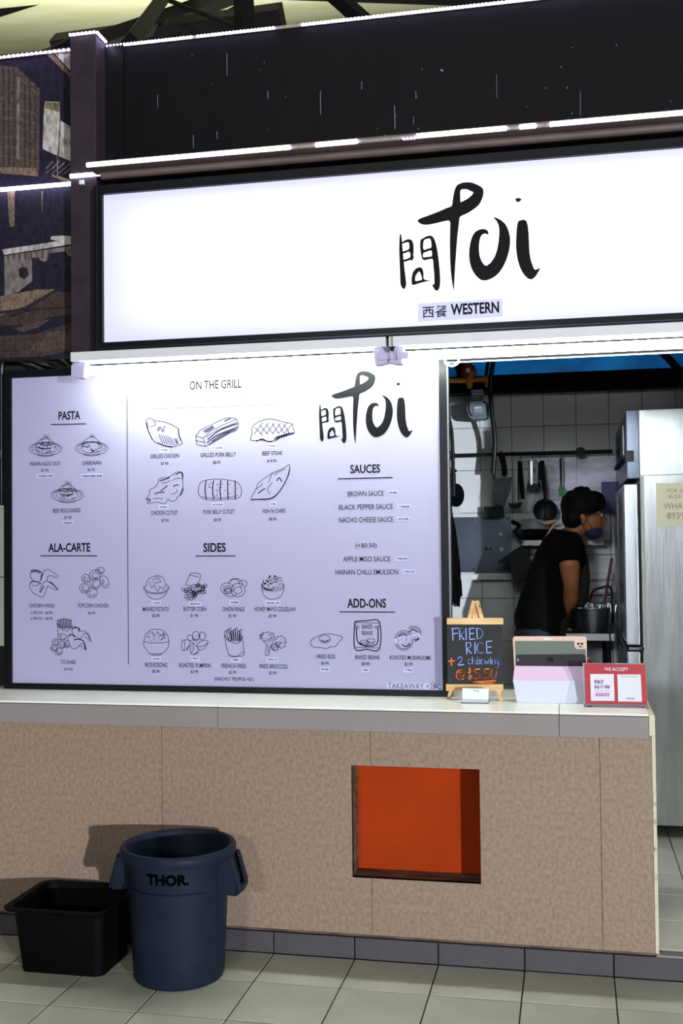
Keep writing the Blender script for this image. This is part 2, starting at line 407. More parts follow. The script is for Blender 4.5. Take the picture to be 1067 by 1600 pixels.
# white tiled return at far left beside the menu
wtx = at(9.5, 900, .33).x
wt = struct(MB().box(-2.9, wtx-.004, .338, .42, .9, at(5, 794, .33).z), 'wall_left_tiled', 'grout')
zz = at(5, 794, .33).z
wm2 = tile_mesh('wall_tile', .3, .29-.004, .008, 'white_tile', .0012, vertical=True)
for i in range(2):
    for j in range(3):
        if zz-(j+1)*.29 > .85: put(wm2, 'wall_tile', wt, (wtx-.15-i*.304, .338, zz-.145-j*.29))
MB().box(-2.9, wtx-.004, .33, .42, zz, zz+.012).build('wall_capping', 'white_tile', wt)

struct(MB().box(1.17, 2.8, 0, .25, PL, 2.2), 'wall_front_right', 'edge_tile')
# roof beyond and above the facade with trusses
rf = struct(MB().prism([(-8, .5, 4.3), (-8, 9, 7.6), (-8, 9, 7.7), (-8, .5, 4.4)], (16, 0, 0)), 'ceiling.001', 'roof')
struct(MB().box(-8, 8, 8.6, 8.8, 2, 8), 'wall_hall_back', 'roof')
def beam(name, a, b, wd, mb=None):
    a, b = Vector(a), Vector(b); d = b-a; a, b = a-d*.5, b+d*.35
    m = MB(); m.tube([a, b], wd, 4); return m.build(name, 'truss', rf)
beam('truss_member', at(262, -14, 2.2), at(222, 42, 1.2), .05)
beam('truss_member', at(380, -12, 1.2), at(383, 60, 1.2), .052)
beam('truss_member', at(520, -10, 1.4), at(565, 30, 1.4), .045)
beam('truss_member', at(160, 66, 1.6), at(360, -6, 3.2), .06)
beam('truss_member', at(180, 62, 2.2), at(372, 36, 2.2), .09)
beam('truss_member', at(262, 0, 1.9), at(375, 44, 1.9), .014)
beam('truss_member', at(400, -8, 2.4), at(300, 50, 2.4), .012)
beam('truss_member', at(395, -14, 2.6), at(700, -4, 2.6), .05)
beam('roof_edge_beam', at(-40, 20, 3.2), at(60, -12, 3.2), .09)
beam('truss_member', at(60, 92, 1.0), at(112, 66, 1.0), .03)

# ------------------------------------------------------------------ photo mural
mu = thing('photo_mural', 'large brownish photo mural of an old lane and woven-wall house left of the pillar', 'mural')
mx0 = -2.9; mx1 = pl0-.001; mz1 = at(50, 82, FA-.006).z; mz0 = zmb
MB().box(mx0, mx1, FA-.006, FA-.001, mz0, mz1).build('mural_sheet', 'mural_navy', mu)
layer = [0]
def mp(pts, m, sm=True):
    layer[0] += 1; y = FA-.0065-.00012*layer[0]
    P = [at(x*120/640 if not isinstance(x, str) else float(x), yy, y) for x, yy in pts]
    for q in P: q.x = min(q.x, mx1)
    MB().poly([P]).build('photo_print', m, mu)
def u(pts): return [(x, y*300/1600) for x, y in pts]                # upper crop frame
def l_(pts): return [(x, 280+y*300/1600) for x, y in pts]             # lower crop frame
mp(u([(-460, 500), (140, 560), (330, 740), (325, 1440), (300, 1460), (-460, 1400)]), 'mural_brown')
for k in range(9):
    y = 640+k*80; mp(u([(-460, y), (140, y+20), (300, y+60), (300, y+76), (140, y+34), (-460, y+14)]), 'mural_mid')
for k in range(14):
    x = 4+k*22; y = 560+max(0, (x-140))*1.0
    if abs(x-150) > 14: mp(u([(x, y), (x+5, y), (x+7, 1380), (x+1, 1380)]), 'mural_dark' if k % 2 else 'mural_mid')
mp(u([(140, 640), (165, 640), (162, 1330), (138, 1330)]), 'mural_grey')
mp(u([(170, 650), (320, 800), (310, 780), (180, 670)]), 'mural_tan')
mp(u([(-460, 1380), (310, 1400), (320, 1470), (-460, 1410)]), 'mural_tan')
mp(u([(375, 845), (495, 850), (500, 1000), (480, 1300), (355, 1240), (365, 950)]), 'mural_pale')
mp(u([(380, 850), (495, 855), (490, 930), (375, 900)]), 'mural_tan')
mp(u([(505, 1005), (600, 1060), (600, 1350), (490, 1300)]), 'mural_pale')
mp(u([(440, 430), (600, 410), (600, 600), (540, 540)]), 'mural_pale')
mp(u([(370, 435), (430, 435), (600, 620), (600, 660)]), 'mural_tan')
for k in range(4):
    x = 380+k*52; mp(u([(x, 1400), (x+60, 1340), (x+64, 1350), (x+6, 1410)]), 'mural_grey'); mp(u([(x, 1440), (x+60, 1390), (x+62, 1400), (x+4, 1450)]), 'mural_mid')
mp(u([(475, 1300), (485, 1300), (483, 1470), (473, 1470)]), 'mural_grey')
mp(u([(430, 1450), (600, 1500), (600, 1530), (430, 1470)]), 'mural_tan')
mp(l_([(60, 100), (125, 100), (120, 390), (80, 400)]), 'mural_tan')
mp(l_([(345, 100), (357, 100), (354, 270), (347, 270)]), 'mural_tan')
mp(l_([(15, 585), (300, 545), (480, 515), (420, 500), (430, 475), (520, 470), (600, 475), (600, 540), (330, 585), (35, 630)]), 'mural_pale')
mp(l_([(35, 640), (300, 600), (600, 555), (600, 640), (420, 650), (380, 690), (275, 660), (270, 850), (170, 930), (38, 985)]), 'mural_grey')
mp(l_([(265, 655), (330, 650), (330, 700), (390, 680), (400, 620), (545, 600), (600, 700), (600, 950), (300, 915), (160, 930), (268, 850)]), 'mural_navy')
mp(l_([(155, 745), (190, 730), (230, 745), (240, 800), (205, 832), (160, 810)]), 'mural_dark')
for k in range(8): mp(l_([(60+k*48, 632-k*6), (76+k*48, 630-k*6), (72+k*48, 690-k*4), (62+k*48, 680-k*4)]), 'mural_brown')
mp(l_([(-460, 1060), (170, 950), (300, 915), (600, 950), (600, 1430), (340, 1480), (-460, 1500)]), 'mural_earth')
mp(l_([(-460, 1060), (300, 920), (460, 915), (200, 1060), (0, 1140), (-460, 1150)]), 'mural_tan')
mp(l_([(-460, 1160), (200, 1075), (460, 925), (465, 940), (210, 1095), (-460, 1190)]), 'mural_dark')
mp(l_([(80, 1130), (250, 1080), (600, 1060), (600, 1072), (260, 1095), (90, 1150)]), 'mural_dark')
mp(l_([(-460, 1230), (250, 1215), (420, 1150), (600, 1120), (600, 1190), (300, 1290), (-460, 1330)]), 'mural_navy')
mp(l_([(120, 1240), (300, 1190), (420, 1165), (330, 1230), (180, 1280)]), 'mural_brown')
mp(l_([(240, 1420), (420, 1270), (600, 1260), (600, 1400), (350, 1440)]), 'mural_brown')
mp(l_([(-460, 1430), (150, 1425), (150, 1432), (-460, 1440)]), 'mural_dark')

# ------------------------------------------------------------------ LED strips
def led_strip(label, a, b, Y, dots=True, gaps=(), r=.0053, step=.0148, th=.0085, offs=(0, 0, 0)):
    t = thing('led_strip', label, 'led strip')
    A, B = (at(a[0], a[1], Y), at(b[0], b[1], Y)) if len(a) == 2 else (Vector(a), Vector(b))
    A = A+Vector(offs); B = B+Vector(offs)
    B.z = A.z if abs(A.z-B.z) < .04 else B.z
    n = max(2, int((B-A).length/step)); d = (B-A).normalized(); nn = Vector((0, 1, 0)) if abs(d.x) > .5 else Vector((-1, 0, 0))
    lo = A-Vector((0, 0, .006)); hi = A+Vector((0, 0, .006))
    q = [A+Vector((0, 0, -.006)), B+Vector((0, 0, -.006)), B+Vector((0, 0, .006)), A+Vector((0, 0, .006))]
    MB().prism(q, nn*.003).build('tape', 'led_tape', t)
    m = MB()
    if dots:
        for i in range(n+1):
            f = i/n
            if any(g0 < f < g1 for g0, g1 in gaps): continue
            p = A+(B-A)*f-nn*.003; m.ball(p, (r, r*.8, r), 8)
    else:
        f0 = 0
        segs = []
        for g0, g1 in list(gaps)+[(1, 1)]:
            segs.append((f0, g0)); f0 = g1
        for s0, s1 in segs:
            m.tube([A+(B-A)*s0-nn*.003, A+(B-A)*s1-nn*.003], th, 8)
    o = m.build('diodes' if dots else 'glowing_diodes', 'led' if dots else 'led_soft', t, smooth=True)
    if dots: o['kind'] = 'stuff'
    return t
f = lambda px, a, b: (px-a)/(b-a)
def fx(px, x0, x1, Y, py): 
    a, b, c = at(x0, py, Y).x, at(x1, py, Y).x, at(px, py, Y).x; return (c-a)/(b-a)
zl = at(172, 67.3, FA-.006).z
xa = at(168, 67.5, FA-.006).x; xb = 2.3
g = lambda px, py: (at(px, py, FA-.006).x-xa)/(xb-xa)
led_strip('long dotted led strip along the top edge of the black fascia', (xa, FA-.006, zf-.012), (xb, FA-.006, zf-.012), FA, gaps=[(g(299, 52), g(305, 52)), (g(431, 41), g(470, 37))])
led_strip('short dotted led strip across the top of the pillar front', (pl0+.004, PF-.004, ztop-.008), (pl1-.004, PF-.004, ztop-.008), PF)
led_strip('led strip running back along the side top of the pillar', (pl1+.004, PF, ztop-.008), (pl1+.004, FA-.02, ztop-.008), PF)
led_strip('dotted led strip along the top edge of the photo mural', (-2.9, FA-.018, mz1-.012), (mx1-.004, FA-.018, mz1-.012), FA, step=.02)
xa = xh; xb = 2.5
g = lambda px, py: (at(px, py, HF-.004).x-xa)/(xb-xa)
led_strip('long white led strip along the front edge of the hood above the sign', (xa+.004, HF-.004, zh+.008), (xb, HF-.004, zh+.008), HF, dots=False,
          gaps=[(g(452, 233), g(492, 230)), (g(557, 226), g(650, 215)), (g(790, 204), g(811, 202)), (g(836, 199), g(858, 197))])
m = led_strip('faint dotted led piece between two glowing lengths above the sign', at(630, 217, HF-.006), at(649, 215, HF-.006), HF, r=.003, step=.012)
zpl = at(120, 275, PF-.004).z
led_strip('short glowing led strip across the middle of the pillar front', (pl0+.004, PF-.004, zpl), (xh+.03, PF-.004, zpl), PF, dots=False)
zml = at(55, 294, FA-.012).z
led_strip('glowing led strip crossing the middle of the photo mural', (-2.9, FA-.0245, zml), (mx1, FA-.0245, zml), FA, dots=False)
tag(MB().box(*(lambda p: (p.x-.009, p.x+.009, PF-.014, PF, p.z-.009, p.z+.009))(at(129, 286, PF))).build('wire_clip', 'paper', bevel=.002), 'small white wire clip on the pillar below the led strip', 'clip')

# ------------------------------------------------------------------ logo, traced outlines
Z1 = lambda p: (610+p[0]/8.208, 270+p[1]/8.208)
Z2 = lambda p: (720+p[0]/7.62, 270+p[1]/7.62)
T1 = [Z1(p) for p in [(790, 430), (800, 350), (812, 270), (830, 200), (860, 155), (920, 130)]]+[Z2(p) for p in [(70, 113), (130, 118), (200, 145), (250, 175), (268, 205), (270, 250), (255, 310), (220, 380), (170, 425), (100, 470)]]+\
     [Z1(p) for p in [(1067, 475), (980, 525), (885, 565), (880, 650), (860, 800), (845, 1000), (830, 1200), (820, 1400), (815, 1505), (808, 1505), (790, 1400), (772, 1250), (765, 1100), (762, 900), (765, 760), (768, 608), (680, 625), (560, 655), (480, 668), (420, 668), (375, 650), (345, 620), (370, 590), (500, 545), (640, 490), (730, 450)]]
T2 = [Z1(p) for p in [(893, 225), (930, 210), (985, 213)]]+[Z2(p) for p in [(100, 210), (155, 235), (130, 270), (80, 312), (0, 352)]]+[Z1((898, 382))]
O1 = [Z2(p) for p in [(390, 530), (420, 535), (480, 565), (530, 610), (565, 680), (585, 760), (588, 830), (575, 930), (545, 1030), (500, 1130), (440, 1210), (370, 1260), (300, 1285), (240, 1280), (180, 1230), (130, 1150), (105, 1060), (97, 980), (105, 870), (130, 770), (165, 710), (210, 680), (265, 668), (310, 680), (330, 710), (325, 742), (300, 725), (265, 728), (235, 760), (220, 820), (215, 900), (222, 990), (245, 1050), (275, 1095), (300, 1112), (350, 1080), (400, 1010), (430, 930), (450, 820), (458, 720), (455, 640), (430, 580), (400, 548)]]
I1 = [Z2(p) for p in [(680, 580), (700, 570), (745, 558), (780, 572), (795, 620), (808, 720), (812, 850), (818, 960), (835, 1050), (860, 1120), (878, 1158), (910, 1150), (945, 1128), (940, 1150), (900, 1220), (865, 1260), (830, 1273), (790, 1255), (740, 1200), (700, 1120), (670, 1010), (657, 900), (658, 780), (665, 660)]]
D1 = [Z2(p) for p in [(645, 315), (680, 297), (730, 318), (700, 340), (680, 357), (655, 335)]]
K1 = [Z1(p) for p in [(118, 800), (130, 780), (140, 800), (150, 890), (158, 1000), (170, 1120), (180, 1230), (195, 1340), (205, 1430), (190, 1480), (172, 1497), (145, 1470), (128, 1430), (125, 1300), (118, 1150), (112, 1000), (114, 900)]]
K2 = [Z1(p) for p in [(140, 895), (200, 860), (245, 850), (280, 870), (297, 920), (300, 990), (292, 1080), (318, 1082), (290, 1100), (283, 1130), (275, 1142), (268, 1115), (160, 1152), (160, 1120), (262, 1088), (250, 1005), (155, 1045), (150, 1012), (245, 985), (240, 895), (215, 890), (145, 915)]]
K3 = [Z1(p) for p in [(385, 855), (410, 848), (460, 815), (515, 805), (550, 825), (575, 880), (600, 980), (620, 1120), (635, 1280), (640, 1400), (630, 1480), (600, 1518), (570, 1505), (545, 1460), (532, 1428), (565, 1440), (562, 1300), (550, 1180), (545, 1100), (480, 1115), (430, 1125), (405, 1105), (390, 1030), (380, 950)]]
K3h = [[Z1(p) for p in [(425, 862), (500, 840), (520, 860), (530, 963), (480, 973), (430, 995), (418, 960)]], [Z1(p) for p in [(440, 1024), (530, 988), (537, 1075), (470, 1080), (415, 1090), (420, 1030)]]]
K4 = [Z1(p) for p in [(272, 1410), (272, 1340), (290, 1270), (330, 1225), (375, 1210), (410, 1225), (425, 1280), (425, 1375), (527, 1380), (460, 1395), (380, 1415), (290, 1445), (275, 1430)]]
K4h = [Z1(p) for p in [(318, 1395), (318, 1330), (345, 1290), (370, 1262), (390, 1300), (412, 1372), (360, 1385)]]
LOGO = [[T1, T2], [O1], [I1], [D1], [K1], [K2], [K3]+K3h, [K4, K4h]]
def logo(Y, name, parent, fn=lambda v: v):
    m = MB()
    for k, loops in enumerate(LOGO):
        m.poly([chaikin([fn(at(p[0], p[1], SG)) for p in lp], 2) for lp in loops])
    m.v = [(v[0], Y, v[2]) for v in m.v]
    return m.build(name, 'ink', parent)

# ------------------------------------------------------------------ lightbox sign
sg = thing('lightbox_sign', 'long white backlit shop sign with brushed black lettering above the menu', 'sign')
a, b = at(162, 305.2, SG), at(162.5, 536.4, SG); r_ = 2.6
fo = .034
MB().box(a.x, r_, SG, SG+.02, b.z, a.z).build('lit_face', 'lightbox', sg)
fr = MB(); x0, x1, z0, z1 = a.x-fo, r_+fo, b.z-fo*.9, a.z+fo
fr.box(x0, a.x, SG-.018, SG+.12, z0, z1).box(r_, x1, SG-.018, SG+.12, z0, z1).box(a.x, r_, SG-.018, SG+.12, a.z, z1).box(a.x, r_, SG-.018, SG+.12, z0, b.z)
fr.box(a.x, r_, SG+.02, SG+.12, b.z, a.z)
fr.build('frame', 'black_frame', sg)
fr2 = MB(); fr2.box(x0+.012, x0+.016, SG-.021, SG-.018, z0, z1).box(x0+.002, r_, SG-.021, SG-.018, z0+.004, z0+.008); fr2.build('frame_ridge', 'steel_dark', sg)
logo(SG-.002, 'brush_logo', sg)
q = [at(653, 474.5, SG-.001), at(785, 466.5, SG-.001), at(785.5, 494.5, SG-.001), at(653.5, 502.5, SG-.001)]
MB().poly([q]).build('cuisine_label', mat('label_strip', (150, 150, 170), .4, emit=.62, ecol=(188, 186, 222)), sg)
text('西餐', 660, 698.5, 486.8, 18.5, SG-.0025, 'ink', sg, 'lettering', .008)
text('WESTERN', 704, 779.5, 481.8, 18, SG-.0025, 'ink', sg, 'lettering', .03)

# ------------------------------------------------------------------ tube lights
TY = .10
def tube_light(label, xa, xb, zt, zb, right=False):
    t = thing('tube_light', label, 'tube light', 'fluorescent tubes under the sign')
    MB().box(xa, xb, TY-.045, TY+.04, zb, zb+.036).build('batten', 'white_metal', t, bevel=.002)
    for x, s in ((xa-.008, 1), (xb+.008, -1)):
        MB().prism([(x, TY-.022, zt-.022), (x, TY-.022, zt+.022), (x+s*.052, TY-.022, zt+.026), (x+s*.052, TY-.022, zt-.03), (x+s*.03, TY-.022, zt-.03)], (0, .044, 0)).build('lamp_holder', 'holder', t, bevel=.003)
        MB().box(min(x, x+s*.04), max(x, x+s*.04), TY-.01, TY+.01, zt+.02, zb).build('holder_stem', 'holder', t)
    MB().tube([(xa+.045, TY, zt), (xb-.045, TY, zt)], .0175, 16).build('glowing_tube', 'tube', t, smooth=True)
    return t
zt = at(300, 572, TY).z; zb = b.z-fo*.9-.052
xl = at(118, 560, TY).x; xm = at(608, 548, TY).x; 
tube_light('glowing tube light above the menu board, left of the black-taped join', xl, xm-.006, zt, zt+.032)
tube_light('glowing tube light over the serving hatch, right of the join', xm+.006, xm+1.26, zt, zt+.032)
j = at(613, 551, TY-.05)
tag(MB().box(j.x-.055, j.x+.055, TY-.03, TY-.024, zt-.014, zt+.012).build('cable_tape', 'holder'), 'mauve tape strip bridging the two tube lights at their join', 'tape')
m = MB(); m.ball((j.x, TY-.055, zt+.02), (.012, .008, .009)); m.tube([(j.x, TY-.054, zt+.07), (j.x, TY-.052, zt+.02)], .0015, 6); m.tube([(j.x-.014, TY-.05, zt+.02), (j.x-.013, TY-.033, zt-.02)], .001, 5); m.tube([(j.x+.014, TY-.05, zt+.02), (j.x+.013, TY-.033, zt-.02)], .001, 5)
tag(m.build('wire_knot', 'black'), 'small dark knot of wire over the join of the tube lights', 'wire')

# ------------------------------------------------------------------ menu board
MY = .26
mn = thing('menu_board', 'large black-framed white menu board of line-drawn dishes standing on the counter', 'menu board')
a = at(19, 591.2, MY); b = at(691.5, 1078.5, MY); CT = .903
mx0, mx1_, mz0_, mz1_ = a.x, b.x+.002, b.z, a.z
fx0 = at(8.5, 900, MY).x; fx1 = at(696.5, 900, MY).x; fz0 = CT+.001; fz1 = mz1_+.03
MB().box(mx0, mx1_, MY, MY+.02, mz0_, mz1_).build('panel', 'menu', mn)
fr = MB(); fr.box(fx0, mx0, MY-.012, MY+.05, fz0, fz1).box(mx1_, fx1+.012, MY-.012, MY+.05, fz0, fz1).box(mx0, mx1_, MY-.012, MY+.05, mz1_, fz1).box(mx0, mx1_, MY-.012, MY+.05, fz0, mz0_).box(mx0, mx1_, MY+.02, MY+.05, mz0_, mz1_)
fr.build('frame', 'black_frame', mn)
MB().box(fx1+.013, fx1+.019, MY-.004, MY+.04, fz0, fz1).build('edge_strip', 'steel_dull', mn)
P = MY-.0015
sgA, sgB = at(*Z1((172, 1497)), SG), at(*Z2((680, 327)), SG)
mA, mB = at(503.2, 690.2, P), at(622, 600.3, P)
kx_, kz_ = (mB.x-mA.x)/(sgB.x-sgA.x), (mB.z-mA.z)/(sgB.z-sgA.z)
logo(P, 'brush_logo', mn, lambda v: Vector((mA.x+(v.x-sgA.x)*kx_, P, mA.z+(v.z-sgA.z)*kz_)))
def frame(ox, oy, s): return lambda x, y: (ox+x/s, oy+y/s)
c5, c6, c7, c8, cS, cA = frame(0, 570, 4.85), frame(200, 570, 3.81), frame(460, 570, 4.104), frame(0, 820, 4.85), frame(200, 830, 3.81), frame(460, 830, 4.104)
def mt(fr_, body, x0, x1, cy, h, m='ink', name='dish_name', wt=.006):
    a_, b_ = fr_(x0, cy), fr_(x1, cy); s = (b_[0]-a_[0])/(x1-x0); text(body, a_[0], b_[0], a_[1], h*s, P, m, mn, name, wt)
def line(fr_, pts, wd=.0026, m='ink', name='rule', closed=False):
    MB().ribbon([at(*fr_(*p), P) for p in pts], wd, closed).build(name, m, mn)
def stk(fr_, body, x0, x1, cy, h=22):
    px0, py = fr_(x0, cy); px1, _ = fr_(x1, cy); s = (px1-px0)/(x1-x0)
    a_, b_ = at(px0-2, py, P+.0005), at(px1+1.5, py, P+.0005); hh = (h+12)*s*.0024/2
    MB().poly([[(a_.x, P+.0005, a_.z-hh), (b_.x, P+.0005, a_.z-hh), (b_.x, P+.0005, a_.z+hh), (a_.x, P+.0005, a_.z+hh)]]).build('sticker', 'sticker', mn)
    text(body, px0, px1, py, h*s*.8, P, 'ink', mn, 'sticker_lettering', .012)
H = 'heading'
mt(c5, 'PASTA', 443, 608, 384, 66, name=H, wt=.024); line(c5, [(388, 453), (650, 447)], .004)
for body, x0, x1, cy in (('PRAWN AGLIO OLIO', 227, 455, 749), ('CARBONARA', 623, 772, 743), ('BEEF BOLOGNESE', 400, 610, 1104)): mt(c5, body, x0, x1, cy, 31)
for body, x0, x1, cy in (('$7.90', 313, 369, 801), ('$6.90', 664, 718, 796), ('$7.90', 487, 543, 1158)): mt(c5, body, x0, x1, cy, 24, name='price')
stk(c5, '大虾意大利面', 287, 398, 843, 24); stk(c5, '培根奶油意大利面', 625, 772, 843, 24); stk(c5, '肉酱意粉', 480, 548, 1199, 20)
mt(c8, 'ALA-CARTE', 365, 683, 172, 68, name=H, wt=.024); line(c8, [(308, 235), (736, 235)], .004)
for body, x0, x1, cy in (('CHICKEN WINGS', 220, 412, 612), ('POPCORN CHICKEN', 592, 820, 612), ('TO SHARE', 458, 575, 1040)): mt(c8, body, x0, x1, cy, 30, wt=.004)
for body, x0, x1, cy in (('3 PIECES - $4.90', 232, 398, 668), ('6 PIECES - $8.90', 232, 398, 711), ('$6.90', 667, 722, 669), ('$14.90', 485, 552, 1096)): mt(c8, body, x0, x1, cy, 24, name='price', wt=.004)
mt(c6, 'ON THE GRILL', 365, 675, 117, 54, name=H, wt=.024)
line(c6, [(160, 172), (882, 155), (882, 236), (160, 262)], .0022, 'grey_ink', 'box_outline', True)
mt(c6, 'WITH 2 SIDES & 1 SAUCE OF YOUR CHOICE', 187, 862, 211, 27, 'grey_ink', 'subheading', -.004)
for body, pr, cn, x0, x1, cy, p0, p1, py, s0, s1, sy in (
    ('GRILLED CHICKEN', '$7.90', '烤鸡扒', 132, 303, 543, 196, 240, 589, 195, 238, 508), ('GRILLED PORK BELLY', '$8.90', '烤五花肉', 431, 640, 535, 506, 551, 582, 503, 562, 495),
    ('BEEF STEAK', '$14.90', '烤牛排', 799, 920, 526, 828, 884, 573, 832, 873, 484), ('CHICKEN CUTLET', '$7.90', '炸鸡排', 136, 297, 881, 200, 243, 928, 190, 232, 847),
    ('PORK BELLY CUTLET', '$8.90', '炸五花肉', 447, 635, 875, 510, 555, 924, 503, 563, 833), ('FISH N CHIPS', '$8.90', '炸鱼', 802, 937, 870, 838, 883, 919, 850, 880, 829)):
    mt(c6, body, x0, x1, cy, 25); mt(c6, pr, p0, p1, py, 21, name='price'); stk(c6, cn, s0, s1, sy, 16)
mt(cS, 'SIDES', 448, 582, 97, 55, name=H, wt=.024); line(cS, [(404, 148), (638, 147)], .004)
for body, pr, cn, x0, x1, cy, p0, p1, py, s0, s1, sy in (
    ('MASHED POTATO', '$2.90', '土豆泥', 88, 243, 464, 145, 188, 503, 148, 190, 427), ('BUTTER CORN', '$1.90', '黄油玉米', 330, 465, 463, 372, 418, 503, 372, 428, 433),
    ('ONION RINGS', '$2.90', '洋葱圈', 562, 693, 464, 598, 644, 505, 610, 655, 424), ('HONEY MAYO COLESLAW', '$2.90', '凉拌卷心菜', 751, 998, 464, 837, 884, 506, 823, 900, 428),
    ('RICE KOSONG', '$0.90', '白米饭', 102, 233, 796, 145, 188, 835, 148, 190, 760), ('ROASTED PUMPKIN', '$2.90', '烤南瓜', 303, 490, 799, 373, 418, 837, 377, 420, 758),
    ('FRENCH FRIES', '$2.90', '炸薯条', 557, 702, 802, 600, 644, 841, 622, 665, 766), ('FRIED BROCCOLI', '$2.90', '炸西兰花', 782, 950, 805, 838, 884, 845, 832, 890, 765)):
    mt(cS, body, x0, x1, cy, 26, wt=.008); mt(cS, pr, p0, p1, py, 21, name='price', wt=.008); stk(cS, cn, s0, s1, sy, 16)
mt(cS, '(NACHO/ TRUFFLE +$1)', 514, 747, 883, 28, wt=.008)
mt(c7, 'SAUCES', 357, 549, 667, 56, name=H, wt=.024); line(c7, [(280, 731), (628, 723)], .004)
for body, cn, x0, x1, cy, s0, s1, sy in (('BROWN SAUCE', '肉酱', 342, 571, 826, 607, 657, 819), ('BLACK PEPPER SAUCE', '黑胡椒酱', 284, 630, 911, 667, 737, 910), ('NACHO CHEESE SAUCE', '纳乔奶酪', 284, 633, 993, 664, 733, 989)):
    mt(c7, body, x0, x1, cy, 34, name='sauce_name', wt=.004); stk(c7, cn, s0, s1, sy, 17)
mt(cA, '(+$0.50)', 392, 528, 95, 36, name='price', wt=.006)
for body, cn, x0, x1, cy, s0, s1, sy in (('APPLE MISO SAUCE', '苹果味噌', 311, 613, 178, 652, 721, 176), ('HAINAN CHILLI EMULSION', '海南辣椒', 262, 664, 262, 697, 767, 260)):
    mt(cA, body, x0, x1, cy, 33, name='sauce_name', wt=.004); stk(cA, cn, s0, s1, sy, 17)
mt(cA, 'ADD-ONS', 338, 587, 462, 60, name=H, wt=.024); line(cA, [(290, 517), (643, 519)], .004)
for body, pr, cn, x0, x1, cy, p0, p1, py, s0, s1, sy in (('FRIED EGG', '$0.90', '煎鸡蛋', 144, 260, 804, 172, 221, 848, 172, 220, 886), ('BAKED BEANS', '$0.90', '焗豆', 388, 546, 808, 432, 484, 852, 440, 472, 890), ('ROASTED MUSHROOMS', '$2.90', '烤蘑菇', 611, 874, 811, 706, 757, 854, 706, 753, 891)):
    mt(cA, body, x0, x1, cy, 27, wt=.008); mt(cA, pr, p0, p1, py, 22, name='price', wt=.008); stk(cA, cn, s0, s1, sy, 17)
q0, q1 = at(*cA(590, 970), P+.0004), at(*cA(945, 1018), P+.0004)
MB().poly([[(q0.x, P+.0004, q1.z), (q1.x, P+.0004, q1.z), (q1.x, P+.0004, q0.z), (q0.x, P+.0004, q0.z)]]).build('taped_notice', 'sticker', mn)
mt(cA, 'TAKEAWAY +20C', 598, 937, 993, 34, name='notice_lettering', wt=-.006)
MB().ribbon([at(198.4, 619, P), at(200.6, 1038, P)], .0026).build('divider', 'ink', mn)

# line drawings of the dishes
def draw(fr_, strokes, wd=.0021):
    m = MB()
    for s in strokes:
        closed = s[0] == 'c'; wmul = 1
        pts = s[1] if s[0] in ('c', 'o', 'b', 'p') else s
        if s[0] == 'b': wmul = 1.9
        pp = [Vector((x, y, 0)) for x, y in pts]
        pp = pp if s[0] == 'p' else smooth_line(pp, 4, closed)
        m.ribbon([at(*fr_(p.x, p.y), P) for p in pp], wd*wmul, closed)
    m.build('dish_drawing', 'ink', mn)
def ell(cx, cy, rx, ry, a0=0, a1=360, n=16, rot=0):
    r_ = math.radians(rot); o = []
    for k in range(n+1):
        t = math.radians(a0+(a1-a0)*k/n); x, y = rx*math.cos(t), ry*math.sin(t)
        o.append((cx+x*math.cos(r_)-y*math.sin(r_), cy+x*math.sin(r_)+y*math.cos(r_)))
    return ('o', o)
rnd = random.Random(3)
def squig(cx, cy, rx, ry, n=14, s=14, cond=lambda x, y: True):
    o = []
    for _ in range(n):
        while True:
            x, y = rnd.uniform(-1, 1), rnd.uniform(-1, 1)
            if x*x+y*y < 1 and cond(x, y): break
        x, y = cx+x*rx, cy+y*ry; a = rnd.uniform(0, 6.28)
        o.append(('o', [(x+s*.5*k*math.cos(a+k*.7*rnd.choice((1, 1.3))), y+s*.35*k*math.sin(a+k*.8)) for k in (-1, -.3, .4, 1)]))
    return o
for cx, cy, kk in ((346, 636, 0), (695, 632, 1), (510, 987, 2)):       # three pasta plates
    st = [ell(cx, cy, 123, 50, n=28), ell(cx, cy-4, 104, 40, 150, 390, 20), ell(cx, cy+18, 84, 40, 35, 145), ell(cx, cy+2, 78, 34, 20, 160)]
    st += [('o', [(cx-80, cy+10), (cx-75, cy-25), (cx-58, cy-48), (cx-45, cy-66), (cx-22, cy-78), (cx, cy-88), (cx+25, cy-80), (cx+42, cy-62), (cx+60, cy-45), (cx+72, cy-18), (cx+84, cy+10)])]
    st += squig(cx, cy-12, 74, 42, 30 if kk == 1 else 24, 20)
    if kk != 1: st += [('b', [(cx-40, cy-32), (cx-10, cy-26), (cx+20, cy-32), (cx+50, cy-28)]), ('b', [(cx-58, cy-10), (cx-20, cy+2), (cx+40, cy-4)]), ell(cx-2, cy-60, 30, 16)]
    st += [('o', [(cx, cy-84), (cx-14, cy-104)]), ('o', [(cx+4, cy-84), (cx+4, cy-110)]), ('o', [(cx+8, cy-84), (cx+24, cy-100)])]
    draw(c5, st)
def wing(dx, dy): return [('b', [(x+dx, y+dy) for x, y in [(232, 440), (245, 430), (285, 432), (308, 446)]]), ('o', [(x+dx, y+dy) for x, y in [(228, 440), (224, 470), (250, 515), (285, 535), (320, 548), (340, 520), (352, 490), (362, 465), (385, 480), (425, 492), (438, 488), (415, 462), (385, 435), (350, 428), (330, 440), (312, 470), (298, 508)]]), ('b', [(x+dx, y+dy) for x, y in [(330, 465), (318, 490), (303, 512)]]), ('b', [(x+dx, y+dy) for x, y in [(372, 432), (400, 452), (438, 488)]]), ('o', [(x+dx, y+dy) for x, y in [(240, 455), (270, 462), (300, 448)]])]
